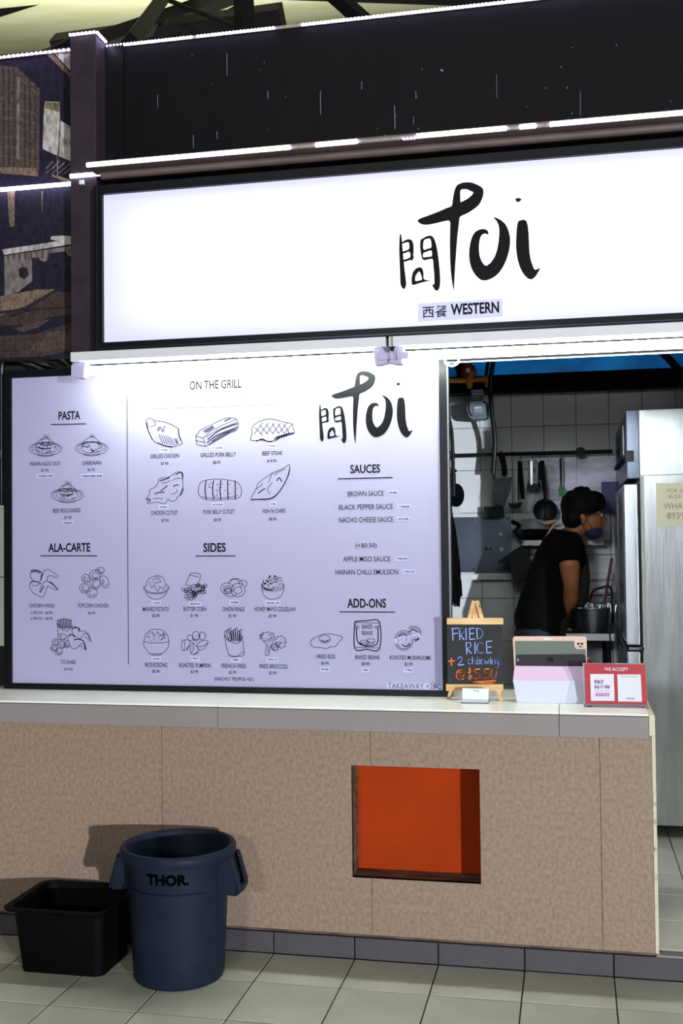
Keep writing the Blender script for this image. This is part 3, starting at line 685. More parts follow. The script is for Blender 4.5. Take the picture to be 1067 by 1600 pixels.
draw(c8, wing(4, -86)[:1]+[('o', [(232, 360), (230, 390), (245, 415), (262, 430)])]+[('o', [(308, 415), (318, 372), (340, 345), (368, 340), (395, 355), (440, 388), (425, 400), (395, 388), (362, 390), (358, 425)])]+wing(0, 0)+[('b', [(240, 360), (270, 352), (305, 366)]), ('b', [(325, 370), (315, 400), (305, 425)])])
def nugs(o, L): 
    st = []
    for cx, cy, rx, ry in L:
        st += [ell(cx, cy, rx, ry, 0, 360, 12, rnd.uniform(-20, 20)), ell(cx+3, cy+3, rx*.6, ry*.55, 20, 250, 8)]+squig(cx, cy, rx*.7, ry*.7, 3, 8)
    return st
draw(c8, nugs(0, [(650, 408, 30, 34), (720, 380, 42, 38), (758, 348, 34, 24), (792, 432, 32, 48), (640, 482, 38, 34), (722, 448, 38, 40), (697, 515, 42, 38)]))
sh = [('o', [(x, y) for x, y in [(434, 742), (440, 838)]]), ('p', [(430, 742), (470, 795), (510, 805), (548, 770)])]
for k in range(9): x = 436+k*12; sh.append(('p', [(x+6, 790-abs(k-4)*3), (x-2, 715+abs(k-4)*3), (x+8, 708+abs(k-4)*3), (x+14, 785)]))
tr = lambda L, dx, dy, s: [(k, [(dx+(x-225)*s, dy+(y-430)*s) for x, y in p]) for k, p in L]
sh += tr(wing(0, 0), 545, 780, .72)[0:1]+[('o', [(545, 785), (548, 815), (575, 850), (610, 862), (630, 830), (665, 825), (690, 885), (660, 860), (640, 850)]), ('o', [(590, 805), (620, 805), (650, 812), (692, 884)]), ('b', [(560, 775), (590, 782), (605, 808)])]
sh += [('b', [(515, 850), (540, 830), (565, 850)]), ('o', [(512, 855), (525, 900), (545, 935), (580, 935), (600, 915), (630, 900), (648, 948), (625, 925), (600, 918)]), ('b', [(560, 872), (600, 868), (635, 885), (652, 946)])]
sh += nugs(0, [(420, 890, 26, 26), (470, 850, 32, 24), (408, 935, 26, 22), (468, 910, 26, 28), (445, 960, 30, 26), (505, 905, 20, 28)])
draw(c8, sh)
draw(c6, [('c', [(108, 335), (122, 320), (145, 322), (160, 333), (205, 338), (250, 352), (280, 368), (297, 378), (300, 405), (313, 440), (323, 468), (295, 480), (262, 490), (225, 486), (180, 468), (155, 455), (130, 415), (112, 370)]), ('b', [(112, 345), (122, 395), (145, 445)]), ('b', [(300, 380), (302, 415), (315, 450)]), ('o', [(150, 335), (165, 355), (130, 370)]), ('b', [(175, 465), (225, 484), (265, 488)])]
     + [('p', [(185+k*13, 415+k*3), (205+k*15, 470+k*2)]) for k in range(6)]+[('p', [(290-k*8, 440), (298-k*4, 470)]) for k in range(3)]+squig(215, 380, 55, 20, 7, 22))
draw(c6, [('p', [(402, 425), (430, 388), (575, 318), (612, 314), (645, 322), (657, 345), (655, 375), (640, 395), (590, 410), (460, 487), (410, 475), (402, 425), (448, 436), (490, 395), (560, 360), (645, 325)]), ('p', [(448, 436), (460, 487)]), ('p', [(402, 450), (455, 462)]),
     ('b', [(470, 465), (520, 425), (580, 398), (652, 370)]), ('b', [(475, 445), (515, 410), (565, 380), (650, 350)]), ('b', [(450, 395), (505, 365)]), ('b', [(460, 402), (510, 372)]), ('b', [(575, 335), (608, 320)]), ('b', [(480, 475), (540, 440), (600, 405)]), ('b', [(500, 455), (560, 415), (640, 385)]), ('o', [(465, 430), (520, 395), (590, 365), (650, 340)])])
draw(c6, [('c', [(735, 385), (745, 365), (775, 340), (830, 322), (870, 325), (905, 335), (950, 345), (975, 352), (985, 385), (990, 405), (960, 418), (900, 430), (880, 450), (830, 455), (790, 448), (750, 452), (730, 445), (735, 420), (740, 400)]), ('b', [(765, 455), (800, 442), (825, 455), (860, 456)]), ('b', [(880, 450), (915, 425), (985, 405)])]
     + [('p', [(755+k*34, 372-k*8+max(0, k-3)*10), (800+k*32, 418-k*3)]) for k in range(6)]+[('p', [(800+k*36, 345+k*1), (752+k*36, 412-k*1)]) for k in range(6)]+[('b', [(870+k*14, 445-k*4), (890+k*14, 425-k*4)]) for k in range(6)])
draw(c6, [('c', [(108, 795), (125, 775), (130, 745), (160, 728), (180, 700), (185, 678), (235, 670), (265, 655), (295, 638), (325, 645), (326, 700), (328, 745), (318, 770), (295, 785), (285, 805), (255, 812), (240, 800), (215, 828), (185, 818), (150, 820), (115, 825), (120, 805)]), ('b', [(108, 800), (130, 800), (128, 815)]), ('b', [(285, 652), (318, 640), (325, 680)]), ('b', [(326, 735), (310, 775)])]
     + [('b' if k % 2 else 'o', p) for k, p in enumerate([[(200, 705), (230, 700), (250, 690)], [(195, 750), (215, 735), (232, 720)], [(255, 770), (280, 765), (295, 745)], [(160, 770), (180, 760), (215, 758)], [(265, 690), (290, 675), (315, 678)], [(190, 690), (220, 682), (245, 672)], [(150, 800), (175, 795), (205, 798)], [(270, 725), (285, 715), (300, 718)]])])
draw(c6, [('c', [(418, 745), (425, 712), (445, 692), (480, 684), (530, 680), (600, 686), (650, 700), (670, 725), (676, 752), (668, 785), (640, 795), (590, 800), (540, 806), (470, 802), (435, 788), (420, 765)])]
     + [('b', [(465+k*44-(4 if k > 2 else 0), 690-(3 if k == 2 else 0)), (458+k*45, 740), (466+k*43, 800)]) for k in range(5)]+squig(545, 740, 115, 45, 22, 8)+[('o', [(440, 785), (520, 795), (600, 788), (655, 778)])])
draw(c6, [('c', [(733, 803), (745, 770), (765, 735), (775, 705), (820, 670), (870, 640), (920, 618), (955, 596), (963, 605), (958, 650), (940, 690), (930, 710), (905, 750), (880, 780), (850, 798), (810, 803), (770, 802)]), ('b', [(733, 803), (780, 800), (850, 795), (900, 755), (945, 680), (962, 620)]), ('o', [(835, 700), (850, 665), (858, 640)]), ('b', [(885, 690), (900, 672), (915, 695)]), ('b', [(775, 765), (800, 745), (815, 738)]), ('o', [(860, 700), (830, 740), (845, 770)]), ('o', [(870, 655), (900, 635), (935, 622)]), ('o', [(760, 740), (790, 720), (800, 705)])])
draw(cS, [ell(168, 337, 76, 36, -10, 190, 18), ell(168, 350, 62, 55, 10, 170, 14), ell(168, 330, 70, 38, 0, 180, 14), ('o', [(94, 335), (110, 320), (115, 295), (140, 275), (178, 263), (212, 280), (222, 310), (243, 330)]), ('o', [(128, 300), (140, 335), (155, 320), (165, 345), (180, 358), (190, 330), (210, 345), (222, 320)]), ('o', [(148, 290), (170, 282), (190, 290), (195, 305), (178, 300), (170, 312), (150, 302)]), ('o', [(160, 275), (175, 270), (192, 278)])])
kern = [ell(345+rnd.uniform(0, 1)*115, 318+rnd.uniform(0, 1)*85, 11, 9, n=8) for _ in range(30)]+[ell(330+k*14, 345+8*(k % 3)+k*4, 11, 8, n=8) for k in range(6)]
draw(cS, kern+[('c', [(342, 318), (355, 290), (368, 258), (390, 248), (425, 255), (432, 270), (420, 305), (408, 335), (400, 350), (375, 325)]), ('o', [(375, 252), (372, 262), (420, 272)]), ('b', [(370, 345), (400, 365), (440, 350)])])
draw(cS, [ell(590, 340, 38, 32, n=18), ell(592, 342, 22, 17, n=14), ell(640, 312, 40, 30, 170, 400, 16), ell(655, 350, 42, 40, n=18, rot=-20), ell(655, 352, 24, 20, n=14, rot=-20), ell(685, 312, 24, 20, 160, 420, 14), ell(610, 362, 40, 27, 20, 260, 14), ell(598, 355, 20, 14, n=12), ell(636, 300, 24, 15, 180, 360, 10)])
draw(cS, [('o', [(795, 310), (798, 355), (818, 392), (860, 405), (905, 392), (925, 355), (928, 310)]), ell(861, 318, 66, 26, 0, 180, 14), ell(861, 330, 66, 26, 10, 170, 14), ('b', [(795, 318), (820, 345), (860, 350)])]+squig(861, 300, 62, 36, 46, 16, lambda x, y: True))
draw(cS, [('o', [(94, 655), (105, 615), (135, 588), (168, 583), (205, 590), (235, 620), (243, 655)]), ell(168, 652, 75, 14, 0, 180, 14), ('o', [(93, 655), (95, 685), (115, 712), (135, 728), (200, 728), (222, 712), (240, 685), (243, 655)]), ('o', [(133, 728), (140, 736), (190, 736), (202, 728)])]+squig(168, 625, 62, 32, 46, 7))
draw(cS, [('c', [(322, 655), (335, 648), (368, 650), (366, 675), (350, 705), (322, 708)]), ('c', [(372, 700), (385, 665), (415, 695), (418, 718), (395, 733), (375, 728)]), ('c', [(410, 680), (435, 655), (465, 652), (476, 665), (450, 700), (425, 706)]), ('c', [(385, 615), (395, 598), (420, 602), (428, 630), (405, 655), (385, 640)]), ('c', [(425, 615), (440, 600), (460, 612), (455, 640), (430, 645)]), ('c', [(355, 622), (380, 620), (388, 640), (375, 655), (358, 645)]), ('o', [(335, 650), (340, 690), (330, 706)]), ('o', [(412, 688), (445, 684), (474, 665)]), ('o', [(385, 665), (390, 700), (377, 726)]), ('b', [(350, 705), (366, 680)]), ('b', [(395, 733), (418, 718)])]+squig(410, 630, 28, 20, 8, 6))
draw(cS, [('o', [(572, 620), (600, 735), (640, 747), (688, 738), (688, 700), (680, 625)]), ('o', [(572, 618), (600, 650), (640, 668), (668, 655), (682, 622)]), ('o', [(600, 735), (645, 745), (688, 715)])]+[('p', [(588+k*11, 650+6*math.sin(k)), (574+k*13, 600-8*(k % 3)), (584+k*13, 590-8*(k % 3)), (602+k*10, 655)]) for k in range(8)]+[('b', [(610+k*14, 600+k*3), (618+k*12, 650)]) for k in range(5)])
def cloud(cx, cy, rx, ry, n=9): return ('c', [(cx+(rx+4*(-1)**k)*math.cos(6.283*k/n/2), cy+(ry+4*(-1)**k)*math.sin(6.283*k/n/2)) for k in range(n*2)])
draw(cS, [cloud(828, 628, 44, 27), cloud(908, 660, 32, 36), cloud(876, 690, 20, 20), ('o', [(805, 655), (822, 675), (818, 733), (835, 735), (848, 690), (862, 655)]), ('o', [(832, 670), (835, 720)]), ('o', [(862, 705), (850, 690), (845, 680)])]+squig(828, 626, 38, 20, 22, 7)+squig(908, 660, 24, 28, 14, 7)+squig(876, 690, 14, 14, 6, 6))
draw(cA, [('c', [(103, 712), (120, 688), (165, 668), (190, 658), (240, 660), (300, 675), (305, 690), (285, 710), (262, 738), (230, 742), (205, 752), (170, 746), (120, 742)]), ell(194, 692, 35, 25, n=18), ('b', [(172, 700), (195, 708), (218, 698)])])
draw(cA, [('b', [(387, 580), (465, 574), (545, 582), (545, 756), (465, 757), (387, 752), (387, 580)]), ('p', [(387, 586), (545, 588)]), ('b', [(397, 620), (415, 722), (525, 728), (535, 620)]), ('p', [(387, 600), (415, 612)]), ('p', [(387, 610), (412, 622)]), ('p', [(545, 605), (512, 612)]), ('p', [(545, 612), (512, 622)]), ('p', [(392, 745), (540, 748)]), ell(450, 712, 28, 14), ell(490, 702, 26, 12), ell(470, 720, 40, 8), ('p', [(415, 715), (455, 742), (480, 725)])])
mt(cA, 'BAKED', 433, 500, 612, 27, name='drawing_lettering', wt=.008); mt(cA, 'BEANS', 433, 501, 653, 27, name='drawing_lettering', wt=.008)
draw(cA, [ell(700, 700, 58, 62, n=22), ell(702, 704, 46, 50, 20, 170, 12), ell(700, 694, 44, 44, 180, 330, 12), ell(765, 652, 46, 44, -140, 100, 18), ell(765, 652, 36, 34, -130, 80, 12), ('b', [(670, 672), (700, 660), (725, 676)]), ('b', [(735, 645), (760, 630), (788, 645)]), ('b', [(690, 728), (715, 740), (738, 722)]), ('b', [(775, 705), (800, 690)])])
q = [at(*cA(*p), P-.0004) for p in [(638, 692), (805, 655), (812, 680), (645, 722)]]
MB().poly([q]).build('sold_out_sticker', 'sticker', mn)
text('OUT OF STOCK', *[cA(x, 0)[0] for x in (655, 800)], cA(0, 690)[1], 4.6, P-.0008, 'ink', mn, 'sticker_lettering', 0, fn=lambda c, x, z: (c.x+x, c.y, c.z+z+x*.2))

# ------------------------------------------------------------------ service counter
sc = thing('service_counter', 'beige speckled laminate counter front with an orange recess', 'counter')
FX1 = at(1024, 1480, 0).x; LZ = PL+.001; UZ = CT-.082
nx0, nx1 = at(550, 1300, 0).x, at(750.5, 1300, 0).x; nz0, nz1 = at(650, 1376, 0).z, at(650, 1199, 0).z
jx_ = [-3.1, at(253, 1200, 0).x, at(581.5, 1420, 0).x, at(939, 1300, 0).x, FX1]
def panel(x0, x1, z0, z1): return (x0+.0009, x1-.0009, 0, .02, z0, z1)
MB().box(*panel(jx_[0], jx_[1], LZ, UZ)).build('laminate_panel', 'laminate', sc)
m = MB().box(jx_[1]+.0009, nx0, 0, .02, LZ, UZ).box(nx0, jx_[2]-.0009, 0, .02, nz1, UZ).box(nx0, jx_[2]-.0009, 0, .02, LZ, nz0); m.build('laminate_panel', 'laminate', sc)
m = MB().box(nx1, jx_[3]-.0009, 0, .02, LZ, UZ).box(jx_[2]+.0009, nx1, 0, .02, nz1, UZ).box(jx_[2]+.0009, nx1, 0, .02, LZ, nz0); m.build('laminate_panel', 'laminate', sc)
MB().box(*panel(jx_[3], jx_[4], LZ, UZ)).build('laminate_panel', 'laminate', sc)
ND = .115
MB().box(nx0, nx1, ND, ND+.006, nz0, nz1).build('recess_back', 'orange', sc)
m = MB().box(nx0-.012, nx0+.0, .001, ND+.006, nz0-.012, nz1+.012).box(nx1, nx1+.012, .001, ND+.006, nz0-.012, nz1+.012).box(nx0, nx1, .001, ND+.006, nz0-.012, nz0).box(nx0, nx1, .001, ND+.006, nz1, nz1+.012)
m.build('recess_lining', 'stained_wood', sc)
m = MB().box(-3.1, nx0-.02, .022, .4, LZ, UZ).box(nx1+.02, FX1-.002, .022, .4, LZ, UZ).box(nx0-.02, nx1+.02, .13, .4, LZ, UZ).box(nx0-.02, nx1+.02, .022, .13, nz1+.014, UZ).box(nx0-.02, nx1+.02, .022, .13, LZ, nz0-.014); m.build('counter_body', 'stained_wood', sc)
MB().box(FX1, FX1+.012, -.001, .4, LZ, UZ).build('end_strip', 'worn_trim', sc, bevel=.001)
m = MB().box(-3.1, FX1+.01, -.003, .0, PL, PL+.006); m.build('bottom_bead', 'stained_wood', sc)

ct = thing('countertop', 'white tiled countertop ledge running along the stall front', 'countertop')
OV = -.06; ex = at(1014, 1140, OV).x
MB().box(-3.1, ex, OV+.008, .5, UZ, CT-.006).build('top_core', 'grout', ct)
tj = [-3.1, at(340, 1120, OV).x, at(873.5, 1130, OV).x, ex]
for a_, b_ in zip(tj, tj[1:]):
    MB().box(a_+.001, b_-.001, OV, OV+.008, UZ+.0, CT-.01).build('edge_tile', 'edge_tile', ct)
    MB().box(a_+.001, b_-.001, OV-.001, .5, CT-.0075, CT).build('top_tile', 'white_tile', ct, bevel=.002)
MB().box(ex, ex+.02, OV+.004, .5, UZ+.008, CT-.004).build('end_trim', 'worn_trim', ct, bevel=.003)

# ------------------------------------------------------------------ things on the counter
# chalkboard easel
ez = CT
e = thing('tabletop_easel', 'small pine easel holding a black board lettered FRIED RICE', 'easel')
EY = .19; y_ = EY
def bar(a, b, wd, th, Y, name, m='pine', par=None):
    A, B = at(a[0], a[1], Y), at(b[0], b[1], Y); d = (B-A).normalized(); s = Vector((d.z, 0, -d.x))*wd/2
    return MB().prism([A-s, A+s, B+s, B-s], (0, th, 0)).build(name, m, par or e)
pz = lambda x, y: (680+x/5.335, 920+y/5.335)
bar(pz(335, 100), pz(335, 250), .022, .012, EY+.004, 'centre_post')
for sx_ in (-1, 1): bar(pz(335+sx_*14, 100), pz(335+sx_*52, 250), .014, .01, EY-.006, 'easel_leg')
lo = EY
for xa_, xb_ in ((135, 112), (528, 548)):
    A = at(*pz(xa_, 845), EY); B = at(*pz(xb_, 930), EY); B.z = CT+.0005
    d = B-A; MB().prism([A-Vector((.0075, 0, 0)), A+Vector((.0075, 0, 0)), B+Vector((.0075, 0, 0)), B-Vector((.0075, 0, 0))], (0, .01, 0)).build('foot', 'pine', e)
bar(pz(97, 271), pz(566, 271), .0225, .014, EY-.016, 'top_rail')
bar(pz(90, 824), pz(566, 824), .0235, .02, EY-.016, 'bottom_rail')
MB().tube([at(*pz(335, 120), EY+.02), Vector((at(*pz(335, 900), EY).x, EY+.1, CT+.006))], .006, 6).build('back_leg', 'pine', e)
A, B = at(*pz(97, 292), EY-.01), at(*pz(563, 800), EY-.01)
bd = MB().box(A.x, B.x, EY-.012, EY-.006, B.z, A.z).build('board', 'chalkboard', e)
m = MB(); p = at(*pz(372, 140), EY-.01)
for k in range(5): m.ball((p.x+random.uniform(-.004, .004), p.y, p.z+random.uniform(-.008, .008)), .0025, 6)
m.build('brass_clasp', mat('brass', (170, 150, 60), .3, 1), e)
BP = EY-.0135
def chalk(strokes, m, wd):
    mb = MB()
    for s in strokes:
        pp = smooth_line([Vector((x, y, 0)) for x, y in s], 4) if len(s) > 2 else [Vector((x, y, 0)) for x, y in s]
        mb.ribbon([at(*pz(q.x, q.y), BP) for q in pp], wd)
    mb.build('chalk_lettering', m, e)
blue = [[(143, 330), (148, 428)], [(135, 333), (192, 328)], [(145, 375), (185, 370)],
        [(200, 332), (205, 425)], [(198, 335), (225, 330), (238, 345), (230, 368), (205, 380)], [(208, 380), (240, 425)],
        [(255, 330), (258, 425)], [(285, 332), (288, 422)], [(283, 332), (325, 328)], [(287, 375), (318, 372)], [(288, 422), (330, 418)],
        [(345, 330), (350, 420)], [(342, 330), (375, 335), (395, 365), (385, 400), (350, 420)],
        [(258, 448), (262, 543)], [(255, 450), (285, 448), (298, 465), (288, 488), (262, 495)], [(265, 498), (300, 540)],
        [(330, 445), (333, 540)], [(395, 455), (370, 448), (352, 470), (350, 510), (365, 533), (400, 530)],
        [(425, 440), (430, 535)], [(423, 440), (472, 435)], [(427, 488), (465, 484)], [(430, 536), (468, 530)],
        [(188, 585), (200, 568), (220, 575), (220, 595), (190, 635)], [(190, 637), (238, 632)]]
blue2 = [[(295, 592), (278, 590), (272, 610), (282, 626), (298, 622)], [(308, 570), (310, 628)], [(310, 605), (325, 592), (335, 605), (336, 628)], [(350, 590), (352, 628)], [(350, 573), (351, 577)], [(365, 588), (388, 628)], [(388, 588), (364, 628)],
         [(420, 592), (430, 628), (440, 600), (452, 628), (462, 588)], [(475, 590), (477, 626)], [(474, 572), (475, 576)], [(488, 592), (490, 628)], [(490, 600), (503, 590), (512, 600), (514, 626)], [(542, 595), (525, 592), (522, 612), (535, 622), (543, 600), (544, 640), (535, 662), (522, 655)], [(562, 590), (550, 592), (548, 605), (560, 612), (560, 628), (547, 630)]]
blue2 = [[(x if x < 419 else 408+(x-420)*.95, y) for x, y in st] for st in blue2]
chalk(blue, 'chalk_blue', .0036); chalk(blue2, 'chalk_blue', .0026)
chalk([[(133, 580), (135, 640)], [(112, 603), (158, 600)]], 'chalk_orange', .004)
chalk([[(225, 700), (205, 695), (198, 715), (210, 730), (226, 715), (228, 695), (230, 725), (243, 715), (240, 690), (220, 676), (190, 685), (176, 710), (180, 740), (205, 755), (235, 750)],
       [(302, 682), (280, 678), (272, 692), (285, 708), (302, 722), (298, 740), (270, 742)], [(286, 660), (288, 758)],
       [(372, 668), (332, 672)], [(332, 672), (330, 700), (355, 700), (368, 720), (355, 745), (328, 748)], [(388, 733), (398, 739), (390, 741)],
       [(448, 668), (412, 670)], [(412, 670), (412, 700), (435, 702), (445, 722), (432, 742), (408, 744)], [(490, 665), (470, 680), (465, 715), (478, 742), (500, 735), (510, 700), (503, 672), (490, 665)],
       [(322, 775), (400, 772), (503, 765)], [(322, 778), (420, 785), (490, 782), (503, 768)]], 'chalk_orange', .004)

# business cards
cz = lambda x, y: (680+x/5.335, 920+y/5.335)
ch = thing('card_holder', 'clear stand of white business cards at the foot of the small easel', 'card holder')
A, B = at(*cz(215, 950), .11), at(*cz(445, 950), .11)
x0, x1 = A.x, B.x
m = MB().box(x0, x1, .1, .16, CT, CT+.003).box(x0, x1, .1, .103, CT, CT+.014); m.build('stand', 'acrylic', ch, bevel=.0008)
m = MB(); ct_ = at(*cz(340, 832), .14).z
for k in range(6): 
    y = .108+k*.004; m.prism([(x0+.004, y, CT+.004), (x1-.002, y, CT+.004), (x1-.002, y+.02, ct_-.001*k+.002), (x0+.004, y+.02, ct_-.001*k+.002)], (0, .0012, 0))
m.build('card_stack', 'paper', ch)
text('Toi', *(cz(x, 0)[0] for x in (318, 362)), cz(0, 850)[1], 3, .118, 'ink', ch, 'lettering', 0)

# tablet with folded case
tb = thing('tablet', 'tablet in a rose case propped on its folded cover beside the easel', 'tablet')
tz = lambda x, y: (800+x/4.85, 980+y/4.85)
TYy = .19
def quad(pts, Y, th, name, m, par, bev=0):
    MB().prism([at(*tz(*p), Y) for p in pts], (0, th, 0)).build(name, m, par, bevel=bev)
quad([(5, 92), (10, 76), (22, 70), (545, 70), (560, 76), (565, 92), (566, 330), (18, 330)], TYy, .009, 'case', 'rose', tb)
quad([(22, 104), (470, 104), (474, 150), (490, 166), (558, 166), (560, 300), (28, 300)], TYy-.002, .002, 'tablet_back', 'tablet_back', tb)
quad([(238, 82), (300, 82), (300, 96), (238, 96)], TYy-.001, .001, 'stylus_slot', 'paper', tb)
for x, y, r in ((503, 125, .0042), (530, 125, .0042), (518, 147, .003), (499, 147, .0014), (537, 147, .0014)):
    p = at(*tz(x, y), TYy); MB().lathe([(0, -.004), (r*.8, -.004), (r, -.003), (r, 0)], p, 14, ax='Y').build('camera_lens', 'black', tb)
# fruit shaped emblem on the back
ap = [(268, 232), (275, 227), (283, 228), (290, 231), (298, 227), (308, 229), (312, 236), (308, 243), (309, 252), (314, 258), (306, 270), (298, 273), (290, 270), (281, 273), (272, 270), (262, 256), (261, 243)]
MB().poly([chaikin([at(*tz(*p), TYy-.0025) for p in ap], 1), ]).poly([[at(*tz(*p), TYy-.0025) for p in ((289, 225), (291, 219), (297, 215), (296, 221))]]).build('emblem', 'black', tb)
MB().poly([[at(*tz(*p), TYy-.0025) for p in ((32, 208), (540, 203), (558, 222), (558, 296), (28, 298))]]).build('dark_back_band', mat('band_dark', (44, 38, 46), .25), tb)
m = MB(); m.ribbon([at(*tz(44, 235), TYy-.0028), at(*tz(45, 262), TYy-.0028)], .0012).ribbon([at(*tz(38, 248), TYy-.0028), at(*tz(52, 248), TYy-.0028)], .0012); m.build('case_mark', 'paper', tb)
# folded cover: sloping pink flap then white triangular flap
def tri(pts, name, m):      # pts: (px,py,Y)
    P3 = [at(*tz(x, y), Y) for x, y, Y in pts]
    MB().prism(P3, (0, .003, 0)).build(name, m, tb)
tri([(20, 293, TYy-.004), (385, 297, TYy-.004), (437, 408, TYy-.036), (6, 404, TYy-.036)], 'upper_flap', 'pink')
tri([(385, 297, TYy-.004), (564, 297, TYy-.004), (568, 408, TYy-.036), (437, 408, TYy-.036)], 'upper_flap_fold', 'pink2')
def onc(px, py, Y):
    p = at(*tz(px, py), Y); p.z = max(p.z, CT+.0006); return p
zf0 = CT+.0006
bl = at(*tz(38, 578), .142); br = at(*tz(566, 582), .142)
MB().prism([at(*tz(6, 404), TYy-.036), at(*tz(437, 408), TYy-.036), Vector((at(*tz(400, 579), .142).x, .142, zf0)), Vector((bl.x, .142, zf0))], (0, .003, 0)).build('lower_flap', 'white_box', tb)
MB().prism([at(*tz(437, 408), TYy-.036), at(*tz(568, 408), TYy-.036), Vector((br.x+.01, .142, zf0)), Vector((at(*tz(400, 579), .142).x, .142, zf0))], (0, .003, 0)).build('lower_flap_fold', 'grey_flap', tb)
MB().box(bl.x+.004, br.x, .147, TYy, zf0, zf0+.004).box(bl.x+.004, br.x, TYy, TYy+.006, zf0, at(*tz(300, 320), TYy).z).build('cover_base', 'rose', tb)

# payment card stand
ps = thing('payment_sign', 'red payment notice in a clear stand at the right end of the counter', 'sign')
pz2 = lambda x, y: (900+x/8.208, 1030+y/8.208)
PY = .105
def pq(pts, Y, th, name, m): MB().prism([at(*pz2(*p), Y) for p in pts], (0, th, 0)).build(name, m, ps)
pq([(85, 48), (888, 52), (915, 620), (108, 615)], PY+.002, .002, 'clear_panel', 'acrylic')
pq([(105, 58), (886, 68), (912, 605), (120, 590)], PY, .0015, 'red_card', 'card_red')
pq([(182, 190), (482, 190), (494, 535), (190, 535)], PY-.001, .001, 'white_panel', 'paper')
pq([(528, 195), (828, 197), (845, 545), (540, 542)], PY-.001, .001, 'white_panel', 'paper')
xa_, xb_ = at(*pz2(100, 640), .08).x, at(*pz2(930, 640), .08).x
MB().box(xa_, xb_, .07, .125, CT, CT+.003).box(xa_+.002, xb_-.006, .098, .102, CT+.003, CT+.008).build('stand_foot', 'acrylic', ps)
MB().tube([(xb_-.02, .069, CT+.004), (xb_-.02, .072, CT+.004)], .003, 8).box(xa_+.012, xa_+.028, .0685, .0705, CT+.001, CT+.0045).build('stand_pads', 'black', ps)
def pt(body, x0, x1, cy, h, m, wt, fn=None): text(body, pz2(x0, 0)[0], pz2(x1, 0)[0], pz2(0, cy)[1], h/8.208, PY-.0022, m, ps, 'lettering', wt, fn)
pt('WE ACCEPT', 362, 665, 128, 42, 'paper', .012)
pt('PAY', 238, 358, 292, 52, 'purple', .035); pt('N', 240, 292, 358, 50, 'purple', .035); pt('W', 362, 438, 358, 50, 'purple', .035)
m = MB(); c_ = at(*pz2(328, 355), PY-.0022); m.ribbon([c_+Vector((.0052*math.cos(t*.3927), 0, .0052*math.sin(t*.3927))) for t in range(17)], .0014).ribbon([c_+Vector((-.003, 0, .001)), c_+Vector((-.0005, 0, -.002)), c_+Vector((.0055, 0, .0045))], .0014); m.build('tick_emblem', 'magenta', ps)
pt('SCAN QR CODE TO TRANSFER', 232, 448, 412, 12, 'grey_ink', 0)
pq([(248, 436), (426, 436), (427, 474), (249, 474)], PY-.0018, .0006, 'number_strip', 'magenta')
text('8939 8939', pz2(262, 0)[0], pz2(415, 0)[0], pz2(0, 456)[1], 2.6, PY-.0028, 'paper', ps, 'number_lettering', .01)
pt('SCAN TO PAY STALL HERE', 578, 778, 224, 12, 'grey_ink', 0)
pt('TOI SG', 640, 745, 505, 24, 'grey_ink', .01)

# ------------------------------------------------------------------ bin and tub
bn = thing('trash_bin', 'round grey-blue plastic bin with black lettering standing before the counter', 'bin')
bc = Vector((-1.352, -.238, 0)); R1, R0, BH = .187, .157, .45
prof = [(0, .012), (R0-.012, .012), (R0-.006, .0), (R0, .012), (R0+.004, .1), (R1-.012, BH-.06), (R1-.010, BH-.04), (R1+.008, BH-.038), (R1+.013, BH-.03), (R1+.013, BH-.006), (R1+.008, BH), (R1-.004, BH), (R1-.008, BH-.006), (R1-.014, BH-.04), (R1-.02, BH-.08), (R0-.012, .02), (0, .02)]
MB().lathe(prof, bc, 64).build('body', 'bin', bn, smooth=True)
lp = []
for k in range(14):
    a_ = math.radians(-150+k*120/13); z = .322 if 1 < k < 12 else (.315 if k in (1, 12) else .29)
    rr = R0+(R1-R0)*z/BH-.001; lp.append((bc.x+rr*math.cos(a_), bc.y+rr*math.sin(a_), z))
MB().tube(lp, .003, 6).build('moulded_rib', 'bin', bn, smooth=True)
for s in (-1, 1):
    th = math.radians(2 if s > 0 else 178)
    ca, sa = math.cos(th), math.sin(th)
    R = Matrix.Translation(bc) @ Matrix.Rotation(th, 4, 'Z')
    m = MB()
    for yy in (-.062, .056):
        m.prism([(R1-.02, yy, BH-.036), (R1+.012, yy, BH-.03), (R1+.042, yy, BH-.13), (R1+.036, yy, BH-.155), (R1-.03, yy, BH-.15)], (0, .006, 0))
    m.prism([(R1+.012, -.062, BH-.03), (R1+.018, -.062, BH-.036), (R1+.046, -.062, BH-.13), (R1+.036, -.062, BH-.155), (R1+.032, -.062, BH-.15), (R1+.038, -.062, BH-.13)], (0, .03, 0))
    m.prism([(R1+.012, .032, BH-.03), (R1+.018, .032, BH-.036), (R1+.046, .032, BH-.13), (R1+.036, .032, BH-.155), (R1+.032, .032, BH-.15), (R1+.038, .032, BH-.13)], (0, .03, 0))
    m.tube([(R1+.036, -.06, BH-.142), (R1+.04, 0, BH-.145), (R1+.036, .06, BH-.142)], .011, 10)
    m.xf(R); m.build('handle', 'bin', bn)
a0 = math.atan2(at(226, 1375, -.39).y-bc.y, at(226, 1375, -.39).x-bc.x)
def wrap(c, x, z):
    r = R0+(R1-R0)*c.z/BH+.0012+.003
    th = math.asin(max(-1, min(1, (c.x-bc.x)/r))); th2 = th+x/r/math.cos(th)*.98
    rr = R0+.004+(R1-.012-R0-.004)*((c.z+z)-.1)/(BH-.16)+.0012
    return (bc.x+rr*math.sin(th2), bc.y-rr*math.cos(th2), c.z+z)
text('THOR.', 227, 296.5, 1376, 18, -.41, mat('bin_print', (3, 3, 4), .8, spec=0), bn, 'lettering', .045, wrap)
